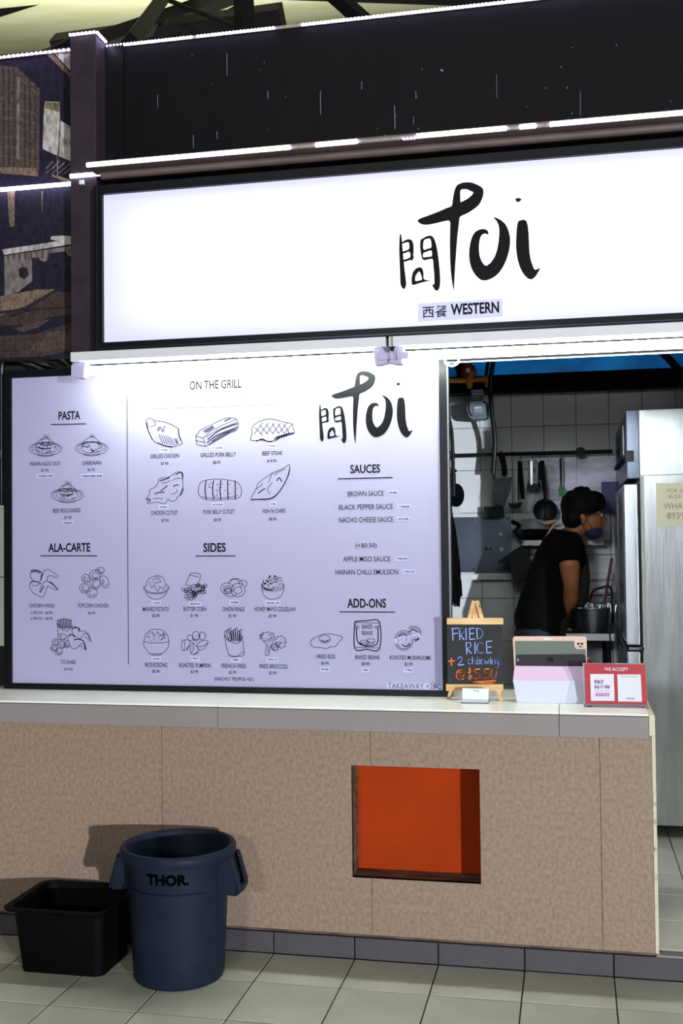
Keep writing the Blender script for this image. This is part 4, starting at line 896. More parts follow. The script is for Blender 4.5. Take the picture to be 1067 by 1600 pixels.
MB().lathe([(0, .3), (.1, .305), (R0+.008, .29)], bc, 24).build('bin_liner', 'black', bn, smooth=True)

tu = thing('plastic_tub', 'low black rectangular plastic tub on the floor left of the round bin', 'tub')
def rr_loop(x0, x1, y0, y1, r, z, n=5):
    o = []
    for cx, cy, a_ in ((x1-r, y1-r, 0), (x0+r, y1-r, 90), (x0+r, y0+r, 180), (x1-r, y0+r, 270)):
        for k in range(n+1): t = math.radians(a_+90*k/n); o.append((cx+r*math.cos(t), cy+r*math.sin(t), z))
    return o
SX = -.028
lv = [rr_loop(-1.885+SX, -1.575+SX, -.32, -.075, .035, .0), rr_loop(-1.905+SX, -1.56+SX, -.345, -.05, .04, .21), rr_loop(-1.932+SX, -1.552+SX, -.368, -.032, .045, .222), rr_loop(-1.935+SX, -1.55+SX, -.37, -.03, .045, .23), rr_loop(-1.91+SX, -1.56+SX, -.35, -.045, .04, .232), rr_loop(-1.9+SX, -1.565+SX, -.34, -.055, .04, .2), rr_loop(-1.88+SX, -1.58+SX, -.315, -.08, .03, .008)]
n = len(lv[0]); m = MB(); m.add([v for l in lv for v in l], [(i*n+k, i*n+(k+1) % n, (i+1)*n+(k+1) % n, (i+1)*n+k) for i in range(len(lv)-1) for k in range(n)]+[tuple(range(n)), tuple((len(lv)-1)*n+k for k in range(n))])
m.build('tub_body', 'tub', tu, smooth=True)

# ------------------------------------------------------------------ gap left of the menu: pipe, stems
sp = thing('dry_stems', 'bundle of thin pale stems in the dark gap under the photo mural', 'stems')
for pts in ([(30, 556), (60, 566), (85, 573), (112, 577)], [(50, 562), (80, 566), (100, 575), (116, 578)], [(20, 560), (35, 566), (50, 570), (72, 580)], [(94, 560), (104, 568), (112, 576)]):
    MB().tube(smooth_line([at(x, y, .36+.01*i) for i, (x, y) in enumerate(pts)], 4), [.006]*(4*(len(pts)-1)+1), 7).build('stem', 'stem', sp, smooth=True)
pp = MB(); A = at(3, 566, .36); B = at(2, 792, .36); pp.tube([(A.x, .36, 2.3), (A.x, .36, B.z+.01)], .012, 10)
pp.tube([(A.x, .36, at(0, 716, .36).z), (A.x, .36, at(0, 704, .36).z)], .018, 10)
tag(pp.build('wall_pipe', 'steel_dark', smooth=True), 'thin dark upright pipe in the gap at the left edge, beside the menu board', 'pipe')

# ------------------------------------------------------------------ hatch top bar and kitchen fittings
hb = thing('shutter_bar', 'grey roller-shutter bottom bar spanning the top of the serving hatch', 'shutter')
zb_ = at(880, 550, .2).z; xs = at(697, 567, .2).x
MB().tube([(xs, .2, zb_), (2.5, .2, zb_)], .016, 14).build('round_bar', 'steel_dull', hb, smooth=True)
MB().box(xs, 2.5, .212, .22, zb_-.02, zb_+.02).build('bottom_slat', 'white_metal', hb)
MB().box(xs, 2.5, .272, .3, zb_+.0, 2.8).build('shutter_box', 'hall_wall', hb)
rg = at(706, 562, .17)
tag(MB().tube([rg+Vector((.026*math.cos(k*PI/12), 0.008*math.sin(k*PI/12), .022*math.sin(k*PI/12)-.002)) for k in range(25)], .0045, 8).build('pipe_ring', 'ceramic', smooth=True), 'white plastic ring hanging at the top left corner of the hatch', 'ring')

# gas meter near the back wall
GY = 2.6
gm = thing('gas_meter', 'grey gas meter with a counter window hung under yellow pipes', 'meter')
gz = lambda x, y: (690+x/7.62, 550+y/7.62)
def G(x, y, Y=GY): return at(*gz(x, y), Y)
A, B = G(300, 600), G(560, 800)
MB().prism(chaikin([G(*p) for p in [(305, 590), (560, 575), (562, 760), (520, 795), (380, 800), (325, 770), (300, 700)]], 1), (0, .1, 0)).build('body', 'meter', gm, bevel=0)
MB().prism([G(*p, GY-.02) for p in [(330, 600), (350, 620), (520, 610), (530, 745), (500, 760), (370, 762), (335, 720)]], (0, .02, 0)).build('front_cover', 'meter', gm)
MB().prism([G(*p, GY-.018) for p in [(345, 445), (492, 440), (500, 520), (470, 570), (350, 570)]], (0, .04, 0)).build('counter_housing', 'meter', gm)
MB().prism([G(*p, GY-.022) for p in [(368, 460), (482, 455), (485, 500), (372, 508)]], (0, .004, 0)).build('counter_window', 'paper', gm)
MB().prism([G(*p, GY-.024) for p in [(378, 475), (472, 471), (472, 484), (378, 488)]], (0, .002, 0)).build('counter_digits', 'meter_dark', gm)
MB().prism([G(*p, GY-.026) for p in [(380, 655), (478, 645), (495, 720), (385, 725)]], (0, .005, 0)).build('rating_plate', 'plastic_clear', gm)
MB().prism([G(*p, GY-.028) for p in [(385, 655), (470, 645), (472, 662), (385, 678)]], (0, .002, 0)).build('plate_label', 'paper', gm)
MB().tube([G(505, 525, GY-.03), G(506, 526, GY-.02)], .008, 8).build('seal', 'paper', gm)
gp = thing('gas_pipe', 'bright yellow gas pipe tee with a red regulator above the meter', 'pipe')
MB().tube([G(-20, 343), G(325, 336), G(500, 322)], .0155, 12).build('pipe_run', 'yellow', gp, smooth=True)
MB().tube([G(480, 322), G(530, 322), G(545, 345), G(543, 420)], [.022, .022, .02, .012], 12).build('elbow', 'yellow', gp, smooth=True)
MB().tube([G(328, 290), G(330, 350), G(335, 432)], [.018, .024, .014], 12).build('tee', 'yellow', gp, smooth=True)
MB().lathe([(0, -.03), (.02, -.03), (.045, -.015), (.047, .01), (.03, .03), (0, .03)], G(322, 235), 24, ax='Y').build('regulator', 'red', gp, smooth=True)
MB().tube([G(318, 200), G(318, 140)], .02, 10).build('regulator_neck', 'red', gp, smooth=True)
MB().tube([G(318, 128), G(318, 100)], .014, 10).build('collar', 'steel_dull', gp, smooth=True)
MB().lathe([(0, -.036), (.012, -.036), (.016, -.03)], G(318, 225), 12, ax='Y').build('regulator_cap', 'ceramic', gp, smooth=True)
tag(MB().tube([G(212, 120, 2.74), G(215, 250, 2.74), G(218, 440, 2.74)], [.045, .02, .02], 10).build('regulator_shadow', 'black', smooth=True), 'black solid standing in for the shadow of the regulator on the blue wall', 'regulator_shadow')  # shadow of the regulator on the blue panel, built as a black solid
def cable(pts, r, label, m='black', name='cable'):
    return tag(MB().tube(smooth_line([at(x, y, Y) for x, y, Y in pts], 5), r, 8).build(name, m, smooth=True), label, 'cable')
cable([(774, 530, 2.5), (770, 567, 2.5), (766, 600, 2.5), (768, 640, 2.56), (773, 690, 2.62), (770, 740, 2.62)], .014, 'thick black hose hanging right of the gas meter', name='hose')
cable([(764, 530, 2.45), (762, 567, 2.6), (759, 590, 2.64), (757, 612, 2.65)], .011, 'short black hose beside the thick hose above the gas meter', name='hose')
cable([(700, 600, 2.61), (700, 620, 2.5), (701, 650, 2.5), (706, 680, 2.5), (708, 740, 2.5), (709, 775, 2.5)], .011, 'black cable running down the lit tiles beside the menu frame')

# utensil rail
UY = 2.68
ur = thing('utensil_rail', 'long black wall rail across the tiles with utensils hung from it', 'rail')
ra, rb = at(690, 714.5, UY), at(957, 705, UY); ra.z = rb.z = at(850, 708, UY).z
MB().tube([ra, rb], .011, 10).build('rail_bar', 'black', ur, smooth=True)
for px in (704, 907): p = at(px, 708, UY); MB().lathe([(0, 0), (.03, 0), (.03, .02), (.012, .03), (.012, WY-UY), (0, WY-UY)], (p.x, UY-.01, ra.z), 16, ax='Y').build('rail_mount', 'black', ur, smooth=True)
vz = lambda x, y: (760+x/7.62, 700+y/7.62)
def V(x, y, Y=UY-.02): return at(*vz(x, y), Y)
for x0, hx in ((380, 410), (540, 550), (655, 637), (878, 900)):
    MB().tube(smooth_line([V(x0, 50, UY-.02), V(x0-3, 60), V(x0+8, 85), V(hx, 110), V(hx-2, 135)], 3), .0022, 6).build('hook', 'steel_dark', ur)
gU = 'utensils hung on the wall rail'
c = thing('spatula', 'wide grey metal scoop with a black handle at the left of the rail', 'utensil', gU)
MB().tube([V(150, 60), V(180, 90), V(205, 200), V(215, 300), V(210, 340)], [.018, .02, .017, .018, .012], 8).build('handle', 'black', c, smooth=True)
MB().prism([V(*p) for p in [(85, 365), (300, 345), (285, 500), (215, 690), (110, 680), (70, 560)]], (0, .006, 0)).build('blade', 'steel_dark', c)
c = thing('dark_bar', 'upright black bar hanging beside the wide metal scoop', 'utensil', gU)
MB().prism([V(*p) for p in [(60, -10), (95, -10), (102, 370), (75, 372)]], (0, .02, 0)).build('bar', 'black', c)
c = thing('ladle', 'thin steel ladle with a round bowl', 'utensil', gU)
MB().tube([V(375, 150), V(378, 400), V(382, 620)], .004, 6).build('handle', 'steel_dark', c)
MB().lathe([(0, -.035), (.03, -.028), (.045, -.006), (.045, 0), (.04, -.006), (0, -.03)], V(340, 655), 20).build('bowl', 'steel_dull', c, smooth=True)
c = thing('scraper', 'black-handled scraper with a pale grey head', 'utensil', gU)
MB().tube([V(395, 160), V(412, 380), V(433, 610)], [.013, .014, .012], 8).build('handle', 'black', c, smooth=True)
MB().prism([V(*p) for p in [(418, 618), (470, 615), (472, 760), (425, 775)]], (0, .008, 0)).build('head', 'plastic_clear', c, bevel=.002)
c = thing('grater', 'upright metal grater with a black base and shiny strip', 'utensil', gU)
MB().prism([V(*p) for p in [(490, 145), (612, 145), (608, 420), (490, 420)]], (0, .03, 0)).build('body', 'steel_dark', c)
MB().prism([V(*p, UY-.024) for p in [(520, 150), (550, 150), (548, 440), (524, 440)]], (0, .003, 0)).build('shiny_strip', 'steel', c)
MB().prism([V(*p, UY-.024) for p in [(562, 190), (590, 190), (590, 410), (562, 410)]], (0, .003, 0)).build('side_strip', 'worn_trim', c)
MB().prism([V(*p) for p in [(485, 420), (612, 420), (600, 510), (480, 505)]], (0, .03, 0)).build('base', 'black', c)
c = thing('whisk', 'wire whisk hanging right of the grater', 'utensil', gU)
MB().tube([V(632, 170), V(630, 380)], .008, 8).build('handle', 'steel_dark', c)
for k in range(5):
    o = (k-2)*26; MB().tube(smooth_line([V(630, 380), V(620+o*.7, 560), V(590+o, 690), V(560+o*.6, 745), V(560, 750)], 4), .0018, 5).build('wire', 'steel_dark', c)
c = thing('skimmer', 'round wire-mesh skimmer with a dark handle', 'utensil', gU)
MB().tube([V(660, 150), V(672, 330), V(690, 510)], [.013, .015, .013], 8).build('handle', 'black', c, smooth=True)
MB().tube([V(690, 500), V(705, 640)], .012, 6).build('shank', 'steel_dull', c)
p = V(700, 745); m = MB().lathe([(0, .018), (.04, .012), (.064, -.002), (.068, -.004), (.068, .002), (.04, .016), (0, .022)], p, 28, ax='Y'); m.build('mesh_bowl', 'steel_dark', c, smooth=True)
m = MB().tube([p+Vector((.068*math.cos(k*PI/14), -.004, .068*math.sin(k*PI/14))) for k in range(29)], .003, 6); m.tube([p+Vector((0, -.006, .066)), p+Vector((0, .008, 0)), p+Vector((0, -.006, -.066))], .003, 5); m.build('mesh_rim', 'steel_dull', c)
c = thing('basting_brush', 'green silicone brush on a thin metal stem', 'utensil', gU)
MB().tube([V(880, 120), V(885, 250), V(888, 430)], [.006, .008, .004], 7).build('handle', 'steel_dull', c)
MB().prism([V(*p) for p in [(878, 425), (900, 425), (922, 490), (925, 575), (862, 572), (862, 490)]], (0, .012, 0)).build('brush_head', 'green', c, bevel=.003)

# steel sheet and splash panels on the wall
s2 = thing('steel_splashback', 'shiny steel splashback sheet on the wall behind the green brush', 'splashback')
for (x0, x1) in ((700, 940),): 
    A, B = at(*vz(x0, 130), WY-.004), at(975, 800, WY-.004)
    xm_ = at(901, 760, WY-.004).x
    MB().box(A.x, xm_-.001, WY-.006, WY-.001, B.z, A.z).build('steel_sheet', 'splash', s2); MB().box(xm_+.001, B.x, WY-.006, WY-.001, B.z, A.z).build('steel_sheet', 'splash', s2)
wz = lambda x, y: (700+x/8, 700+y/8)
def Wp(x, y, Y=WY-.01): return at(*wz(x, y), Y)
s3 = thing('wall_plate', 'riveted steel plate on the wall, its left part under pale blue light', 'plate')
A, B = at(702, 808.5, WY-.012), at(800, 894, WY-.012)
MB().box(A.x, B.x, WY-.012, WY-.002, B.z, A.z).build('plate', 'steel_blue', s3)
for x, y in ((300, 900), (320, 1515), (745, 885), (765, 1510), (795, 1540-40)): p = Wp(x, y, WY-.013); MB().ball(p, (.005, .004, .005), 8).build('rivet', 'black', s3)
for x, y in ((658, 1075), (668, 1265)): p = Wp(x, y, WY-.015); MB().lathe([(0, -.012), (.01, -.012), (.013, 0)], p, 12, ax='Y').build('knob', 'steel', s3, smooth=True)
for x, y in ((475, 1260), (530, 1260)): p = Wp(x, y, WY-.014); MB().ball(p, (.007, .004, .008), 8).build('hole', 'black', s3)
tag(MB().prism([Wp(*p, WY-.08) for p in [(450, 735), (690, 735), (695, 860), (455, 865)]], (0, .075, 0)).build('wall_box', 'black', bevel=.004), 'black box tray on the tiles above the riveted plate', 'box')
# ledge
ldg = tag(MB().box(A.x-.02, 1.0, WY-.05, WY-.001, at(740, 906, WY-.05).z, at(740, 897, WY-.05).z).build('wall_ledge', 'wall_tile', bevel=.003), 'narrow pale tiled ledge running under the riveted plate', 'ledge')
# hanging apron and cap at far left of the hatch
ap_ = thing('hanging_apron', 'black apron hanging on the lit tiles beside the menu frame', 'apron')
aY = 2.745
MB().prism([Wp(*p, aY) for p in [(40, 280), (75, 240), (80, 380), (60, 640), (50, 830), (90, 1000), (140, 1400), (165, 1700), (175, 1850), (140, 1870), (140, 1990), (70, 1930), (-20, 1910), (-20, 660), (10, 520)]], (0, .03, 0)).build('apron_cloth', 'cloth_black', ap_, bevel=.004)
MB().tube([Wp(75, 270, aY), Wp(92, 330, aY), Wp(94, 500, aY)], .002, 5).build('string', 'black', ap_)
MB().ball(Wp(78, 285, aY), (.018, .012, .01), 8).build('hook', 'black', ap_)
tag(MB().ball(Wp(108, 590, aY-.035), (.046, .03, .071), 16).build('hat', 'cloth_black', smooth=True), 'round black hat hanging from a string over the apron', 'hat')
m = MB().prism([Wp(*p, aY-.012) for p in [(45, 670), (150, 675), (152, 810), (120, 825), (55, 815)]], (0, .006, 0)); tag(m.build('pale_rag', 'ceramic'), 'pale rag hanging under the round black hat', 'rag')
# cloth below wok
cl = MB().prism([at(680+x/5.335, 720+y/5.335, 2.6) for x, y in [(730, 700), (755, 690), (770, 820), (800, 890), (790, 950), (745, 1010), (700, 1025), (680, 1010), (655, 900), (620, 830), (520, 860), (520, 840), (640, 760)]], (0, .03, 0))
tag(cl.build('hanging_cloth', 'cloth_grey', bevel=.004), 'crumpled grey cloth hanging below the wok shelf', 'cloth')
# shelf and wok
sh_ = thing('wall_shelf', 'narrow steel shelf on the wall carrying the wok', 'shelf')
A, B = at(816, 845, 2.58), at(915, 843, 2.58)
MB().box(A.x, B.x+.1, 2.58, WY-.008, A.z-.02, A.z).build('shelf_board', 'steel_dull', sh_, bevel=.002)
MB().box(A.x, B.x+.1, 2.57, 2.58, A.z-.028, A.z+.002).build('shelf_lip', 'ceramic', sh_)
wkA = A.z
wk = thing('wok', 'dark wok with a black handle on the wall shelf, left of the man', 'wok')
p = V(560, 940, 2.675); p.z = A.z+.0655
MB().lathe([(0, -.064), (.05, -.063), (.09, -.04), (.122, 0), (.126, 0), (.094, -.044), (.05, -.0645), (0, -.065)], p, 36).build('pan', 'steel_dark', wk, smooth=True)
MB().tube([p+Vector((-.105, -.02, -.01)), V(390, 920, 2.6), V(330, 890, 2.58), V(295, 872, 2.57)], [.006, .012, .014, .011], 8).build('handle', 'black', wk, smooth=True)
pb = MB().lathe([(0, .058), (.07, .058), (.09, .04), (.1, .002), (.096, .002), (.086, .038), (.066, .054), (0, .054)], p+Vector((-.005, 0, .001)), 28)
tag(pb.build('plastic_cover', 'plastic_clear', smooth=True), 'cloudy plastic bowl upside down on the wok', 'bowl')
ws = MB().prism([V(*q, 2.56) for q in [(670, 880), (850, 845), (870, 848), (760, 905), (690, 910)]], (0, .02, 0)); tag(ws.build('wooden_spatula', 'pine', bevel=.003), 'pale wooden spatula lying over the wok beside the man', 'utensil')
# blue basket at back right, dark cabinet
bk = thing('blue_rack', 'dark blue slatted plastic crate on the wall beside the fridge', 'crate')
A, B = at(940, 753, 2.73), at(962, 800, 2.73)
MB().box(A.x, B.x+.1, 2.73, 2.79, B.z, A.z).build('crate_body', 'blue_plastic', bk, bevel=.003)
for k in range(6): MB().box(A.x+.008+k*.016, A.x+.012+k*.016, 2.727, 2.73, B.z+.01, A.z-.03).build('slat', 'meter_dark', bk)
dc = thing('storage_box', 'flat pale box on a shelf behind the man', 'box')
A = at(931, 845.5, 2.6)
MB().box(A.x, .225, 2.62, 2.78, wkA+.0005, wkA+.045).build('box_body', 'plastic_clear', dc, bevel=.004)

# ------------------------------------------------------------------ prep table, pot and things around
pt_ = thing('prep_table', 'white-edged prep table between the man and the fridge', 'table')
TYf = 1.98
A = at(884, 990, TYf); tzz = A.z; xr = .215
MB().box(A.x, xr, TYf, TYf+.72, tzz-.036, tzz).build('table_top', 'white_metal', pt_, bevel=.002)
MB().box(A.x+.002, xr-.002, TYf+.002, TYf+.718, tzz-.0005, tzz+.0015).build('steel_surface', 'steel_dark', pt_)
for x in (A.x+.03, xr-.03):
    for y in (TYf+.03, TYf+.69): MB().tube([(x, y, PL), (x, y, tzz-.036)], .014, 8).build('leg', 'steel_dark', pt_)
MB().box(A.x+.01, xr-.01, TYf+.02, TYf+.7, tzz-.3, tzz-.28).build('lower_shelf', 'steel_dark', pt_)
po = thing('steel_pot', 'wide steel pot on the prep table beside the man', 'pot')
A = at(893, 951, TYf+.125); B = at(962, 951, TYf+.125); pr_ = (B.x-A.x)/2
pc = Vector((A.x+pr_+.0, TYf+.125, tzz+.0015)); ph = at(900, 951, TYf+.125).z-tzz
pr_ = min(pr_, xr-pc.x-.004); pc.x = xr-.012-pr_
MB().lathe([(0, 0), (pr_*.72, 0), (pr_*.86, ph*.25), (pr_*.93, ph*.9), (pr_, ph), (pr_, ph+.004), (pr_*.91, ph*.93), (pr_*.84, ph*.27), (pr_*.7, .006), (0, .006)], pc, 40).build('pot_body', 'steel', po, smooth=True)
MB().lathe([(0, ph*.8), (pr_*.9, ph*.82)], pc, 24).build('contents', 'blue_plastic', po)
m = MB()
for k in range(12):
    a_ = k*.8; q = pc+Vector((pr_*.5*math.cos(a_)+.02, pr_*.35*math.sin(a_)+.08, ph+.012)); m.ball(q, (.014, .012, .016), 7)
for k in range(8): q = pc+Vector((-.02+k*.02, .06, ph*.82)); m.tube([q, q+Vector((.01*math.sin(k*3), .01, ph*.35+.006*math.cos(k*5)))], .003, 5)
tag(m.build('cutlery', 'steel'), 'heap of shiny cutlery ends standing in the steel pot', 'cutlery')
sb = thing('soap_bottle', 'clear pump bottle behind the steel pot', 'bottle')
q = at(950, 938, 2.6); bz = tzz+.0015; dz_ = q.z-bz-.14
MB().lathe([(0, 0), (.035, 0), (.038, .02), (.038, .1), (.012, .13), (.012, .14), (0, .14)], (q.x-.02, 2.62, bz), 20).build('bottle_body', 'plastic_clear', sb, smooth=True)
MB().tube([(q.x-.02, 2.62, bz+.14), (q.x-.02, 2.62, bz+.19)], .005, 8).build('pump_stem', 'ceramic', sb)
MB().box(q.x-.055, q.x-.008, 2.61, 2.63, bz+.185, bz+.2).build('pump_head', 'ceramic', sb, bevel=.002)
rk = thing('arched_rack', 'arched wire dish rack behind the steel pot', 'rack')
aa, bb_ = at(921, 945, 2.6), at(962, 945, 2.6)
q0 = at(921, 948, 2.68); q1 = at(926, 925, 2.68); q2 = at(940, 918, 2.68); q3 = at(954, 918, 2.68)
base = bz
MB().tube(smooth_line([Vector((q0.x, 2.68, base+.005)), q0, q1, q2, q3, Vector((q3.x+.008, 2.68, q0.z)), Vector((q3.x+.008, 2.68, base+.005))], 5), .006, 8).build('arch', 'steel_dark', rk)
MB().tube([Vector((q0.x, 2.68, q1.z-.02)), Vector((q3.x, 2.68, q1.z-.02))], .004, 6).build('cross_wire', 'steel_dark', rk)
tag(MB().tube([at(956, 872, 2.56), Vector((at(938, 945, 2.56).x, 2.56, bz))], [.009, .009], 8).build('mop_handle', 'pole', smooth=True), 'slanting maroon pole leaning beside the fridge', 'pole')
pk = thing('flour_pack', 'red and white packet on the shelf under the prep table', 'packet')
A = at(916, 1032, TYf+.06); B = at(936, 1004, TYf+.06)
zz0 = tzz-.28
MB().prism([(A.x, TYf+.06, zz0), (B.x, TYf+.06, zz0), (B.x+.004, TYf+.06, zz0+.11), (A.x+.01, TYf+.06, zz0+.15), (A.x-.005, TYf+.06, zz0+.08)], (0, .08, 0)).build('packet_body', 'ceramic', pk, bevel=.004)
MB().prism([(A.x-.002, TYf+.056, zz0+.05), (B.x+.004, TYf+.056, zz0+.105), (A.x+.012, TYf+.056, zz0+.148), (A.x-.004, TYf+.056, zz0+.1)], (0, .004, 0)).build('red_print', 'card_red', pk)
cable([(949, 988, TYf+.02), (952, 989, TYf-.006), (954, 1003, TYf-.006), (957, 1016, TYf-.006)], .004, 'thin black cable hanging at the table corner beside the fridge')

# ------------------------------------------------------------------ fridge
fg = thing('upright_fridge', 'tall stainless steel fridge seen from its side with a cream notice on it', 'fridge')
FY0, FY1 = 1.475, 2.72; XD = .252; XB = .327; ZT = 2.102
FXR = 1.16
MB().box(XB, FXR, FY0, FY1, .148, ZT).build('cabinet', 'fridge_side', fg, bevel=.004)
zs = at(1030, 742, FY0).z
MB().box(XB, FXR, FY0-.004, FY0, zs-.002, zs+.002).build('side_seam', 'white_metal', fg)
MB().box(XB+.0, XB+.016, FY0-.006, FY0, .148, zs-.004).build('corner_strip', 'white_metal', fg)
MB().box(.268, XB, FY0+.004, FY1, at(985, 752, FY0).z+.012, ZT).build('top_housing', 'steel_blue', fg, bevel=.004)
lv_ = MB(); zc = at(970, 690, FY0).z
lv_.box(.262, .268, FY0+.25, FY1-.3, zc-.06, zc+.1); lv_.build('louvre_panel', 'steel_dull', fg)
for k in range(7): MB().box(.256, .262, FY0+.5, FY1-.45, zc-.03+k*.016, zc-.024+k*.016).build('louvre_slat', 'black', fg)
MB().box(.246, .268, FY0+.03, FY1-.3, zc-.078, zc-.062).build('light_rail', 'black', fg)
MB().box(.262, .3, FY0-.012, FY0+.004, zc-.095, zc-.045).build('rail_end', 'black', fg)
zu1 = at(985, 756, FY0).z; zh_ = at(985, 1013, FY0).z; mid = (FY0+FY1)/2
for i, (z0, z1) in enumerate(((zh_+.015, zu1), (.16, zh_-.015))):
    for y0, y1 in ((FY0, mid-.004), (mid+.004, FY1)):
        d = MB().box(XD, XB-.012, y0, y1, z0, z1).build('door', 'steel', fg, bevel=.006)
        MB().box(XD-.006, XD, y0+.04, y0+.05, z0+.03, z1-.03).build('door_trim', 'steel_dark', d)
MB().box(XB-.012, XB-.002, FY0+.004, FY1, .16, zu1).build('door_gasket', 'black', fg)
MB().box(XD+.002, XD+.045, FY0-.004, FY0, zh_+.018+.012, zu1-.01).build('door_edge_strip', 'steel', fg)
m = MB().box(XD+.01, XB+.004, FY0-.012, FY0+.002, zh_-.006, zh_+.006); m.ball((XB-.006, FY0-.008, zh_), (.01, .008, .012), 8); m.build('hinge', 'steel_dull', fg)
for x in (.36, FXR-.06):
    for y in (FY0+.06, FY1-.06): MB().tube([(x, y, PL), (x, y, .15)], .018, 10).build('foot', 'black', fg)
nt_ = MB(); q = [at(1025, 755, FY0-.004), at(1029, 823, FY0-.004)]
nt_.box(q[0].x, q[0].x+.22, FY0-.003, FY0-.001, q[1].z, q[0].z)
no = tag(nt_.build('notice', 'cream'), 'cream paper notice with serif capitals stuck on the fridge side', 'notice')
nn = thing('notice_tmp', '', ''); bpy.data.objects.remove(nn)
nzf = lambda x, y: (1000+x/10, 740+y/10)
def ntx(body, x0, x1, cy, h): 
    text(body, nzf(x0, 0)[0], nzf(x1, 0)[0], nzf(0, cy)[1], h/10, FY0-.0045, 'warm_ink', no, 'lettering', -.004)
ntx('FOR ALL', 425, 760, 265, 62); ntx('BULK ORDERS', 450, 980, 350, 62); ntx('WHATSAPP', 365, 1000, 505, 95); ntx('8939 8939', 420, 1010, 655, 100)

# ------------------------------------------------------------------ the cook
MYY = 2.3; S = 1.08
man = thing('person', 'person in a black t-shirt and dark apron leaning on the prep table, masked, in glasses', 'person')
def evalmesh(mb, name, m, voxel, smooth=6, parent=man):
    me = bpy.data.meshes.new('tmp'); me.from_pydata(mb.v, [], mb.f); 
    bm = bmesh.new(); bm.from_mesh(me); bmesh.ops.recalc_face_normals(bm, faces=bm.faces); bm.to_mesh(me); bm.free()
    o = bpy.data.objects.new('tmp', me); C.objects.link(o)
    r = o.modifiers.new('r', 'REMESH'); r.mode = 'VOXEL'; r.voxel_size = voxel
    s = o.modifiers.new('s', 'SMOOTH'); s.iterations = smooth; s.factor = .5
    dg = bpy.context.evaluated_depsgraph_get(); out = bpy.data.meshes.new_from_object(o.evaluated_get(dg)); out.name = name
    bpy.data.objects.remove(o); bpy.data.meshes.remove(me)
    out.materials.clear(); out.materials.append(M[m]); out.polygons.foreach_set('use_smooth', [True]*len(out.polygons))
    q = bpy.data.objects.new(name, out); C.objects.link(q); q.parent = parent; return q
def loft(mb, secs, n=20):
    """secs: (centre, half along profile dir a, half along Y b, tangent)"""
    vs = []
    for c, a, b, t in secs:
        t = Vector(t).normalized(); e1 = Vector((t.z, 0, -t.x)); e2 = Vector((0, 1, 0))
        for k in range(n): th = 2*PI*k/n; vs.append(Vector(c)+e1*a*math.cos(th)+e2*b*math.sin(th))
    fs = [(i*n+k, i*n+(k+1) % n, (i+1)*n+(k+1) % n, (i+1)*n+k) for i in range(len(secs)-1) for k in range(n)]
    fs += [tuple(range(n)), tuple((len(secs)-1)*n+k for k in range(n))]
    mb.add(vs, fs)
Pm = lambda x, y, Y=MYY: at(x, y, Y)
def torso(mb, g):
    s = []
    data = [((850, 995), .135, .175), ((847, 970), .146, .18), ((858, 938), .150, .17), ((869, 905), .150, .178), ((877, 872), .132, .195), ((881, 847), .104, .185), ((884, 829), .062, .10)]
    pts = [Pm(*d[0]) for d in data]
    for i, (d, p) in enumerate(zip(data, pts)):
        t = pts[min(i+1, len(pts)-1)]-pts[max(i-1, 0)]
        s.append((p, d[1]+g, d[2]+g, (t.x, 0, t.z)))
    loft(mb, s)
sh1, sh2 = MYY-.185, MYY+.185
b_ = MB(); torso(b_, -.006)
hc = Pm(913, 804)
# neck and head in profile, face towards +X, a little down
b_.tube([Pm(882, 845), Pm(893, 834), Pm(905, 820)], [.062, .054, .052], 14)
b_.ball(hc+Vector((-.0130, 0, .0324)), (.1026, .0799, .0972), 20)          # cranium
b_.ball(hc+Vector((.0324, 0, -.0378)), (.0670, .0626, .0778), 18)          # face
b_.ball(hc+Vector((.0518, 0, -.0918)), (.0346, .0389, .0281), 12)         # chin
b_.tube([hc+Vector((.0950, 0, .0000)), hc+Vector((.1166, 0, -.0378)), hc+Vector((.0972, 0, -.0454))], [.0086, .0140, .0097], 8)   # nose
b_.tube([hc+Vector((.0907, -.0194, -.0713)), hc+Vector((.0972, 0, -.0691)), hc+Vector((.0907, .0194, -.0713))], .0086, 8)        # lips
for s in (-1, 1):
    b_.ball(hc+Vector((-.0086, s*.0778, -.0270)), (.0184, .0108, .0324), 10)  # ears
    b_.ball(hc+Vector((.0799, s*.0324, .0000)), (.0151, .0173, .0108), 8)
# near arm (towards the camera) straight down on to the table
hand = Vector((at(884, 985, MYY-.02).x, MYY-.02, tzz+.028))
near = [Vector((Pm(887, 853).x, sh1+.02, Pm(887, 853).z)), at(890, 885, sh1-.03), at(892.5, 912, sh1-.02), at(892, 937, MYY-.15), at(887, 962, MYY-.08)]
hand = at(879, 981, MYY-.06); 
b_.tube(near+[hand+Vector((0, 0, .015))], [.064, .056, .043, .041, .028, .027], 14)
def hand_mesh(mb, h, dirx):
    # palm resting on the table edge, four fingers curled over it, thumb to the side
    mb.ball(h, (.042, .034, .02), 12)
    for k in range(4):
        y = h.y-.028+k*.019; L = (.026, .032, .03, .022)[k]
        mb.tube([Vector((h.x+dirx*.02, y, h.z+.004)), Vector((h.x+dirx*(.03+L*.5), y, h.z+.006)), Vector((h.x+dirx*(.04+L*.8), y, h.z-.012)), Vector((h.x+dirx*(.036+L*.75), y, h.z-.034))], [.0095, .009, .0085, .007], 8)
    mb.tube([Vector((h.x+.005, h.y-.026, h.z)), Vector((h.x+.03, h.y-.045, h.z-.002)), Vector((h.x+.052, h.y-.048, h.z-.006))], [.011, .0105, .008], 8)
hand_mesh(b_, hand, -1)
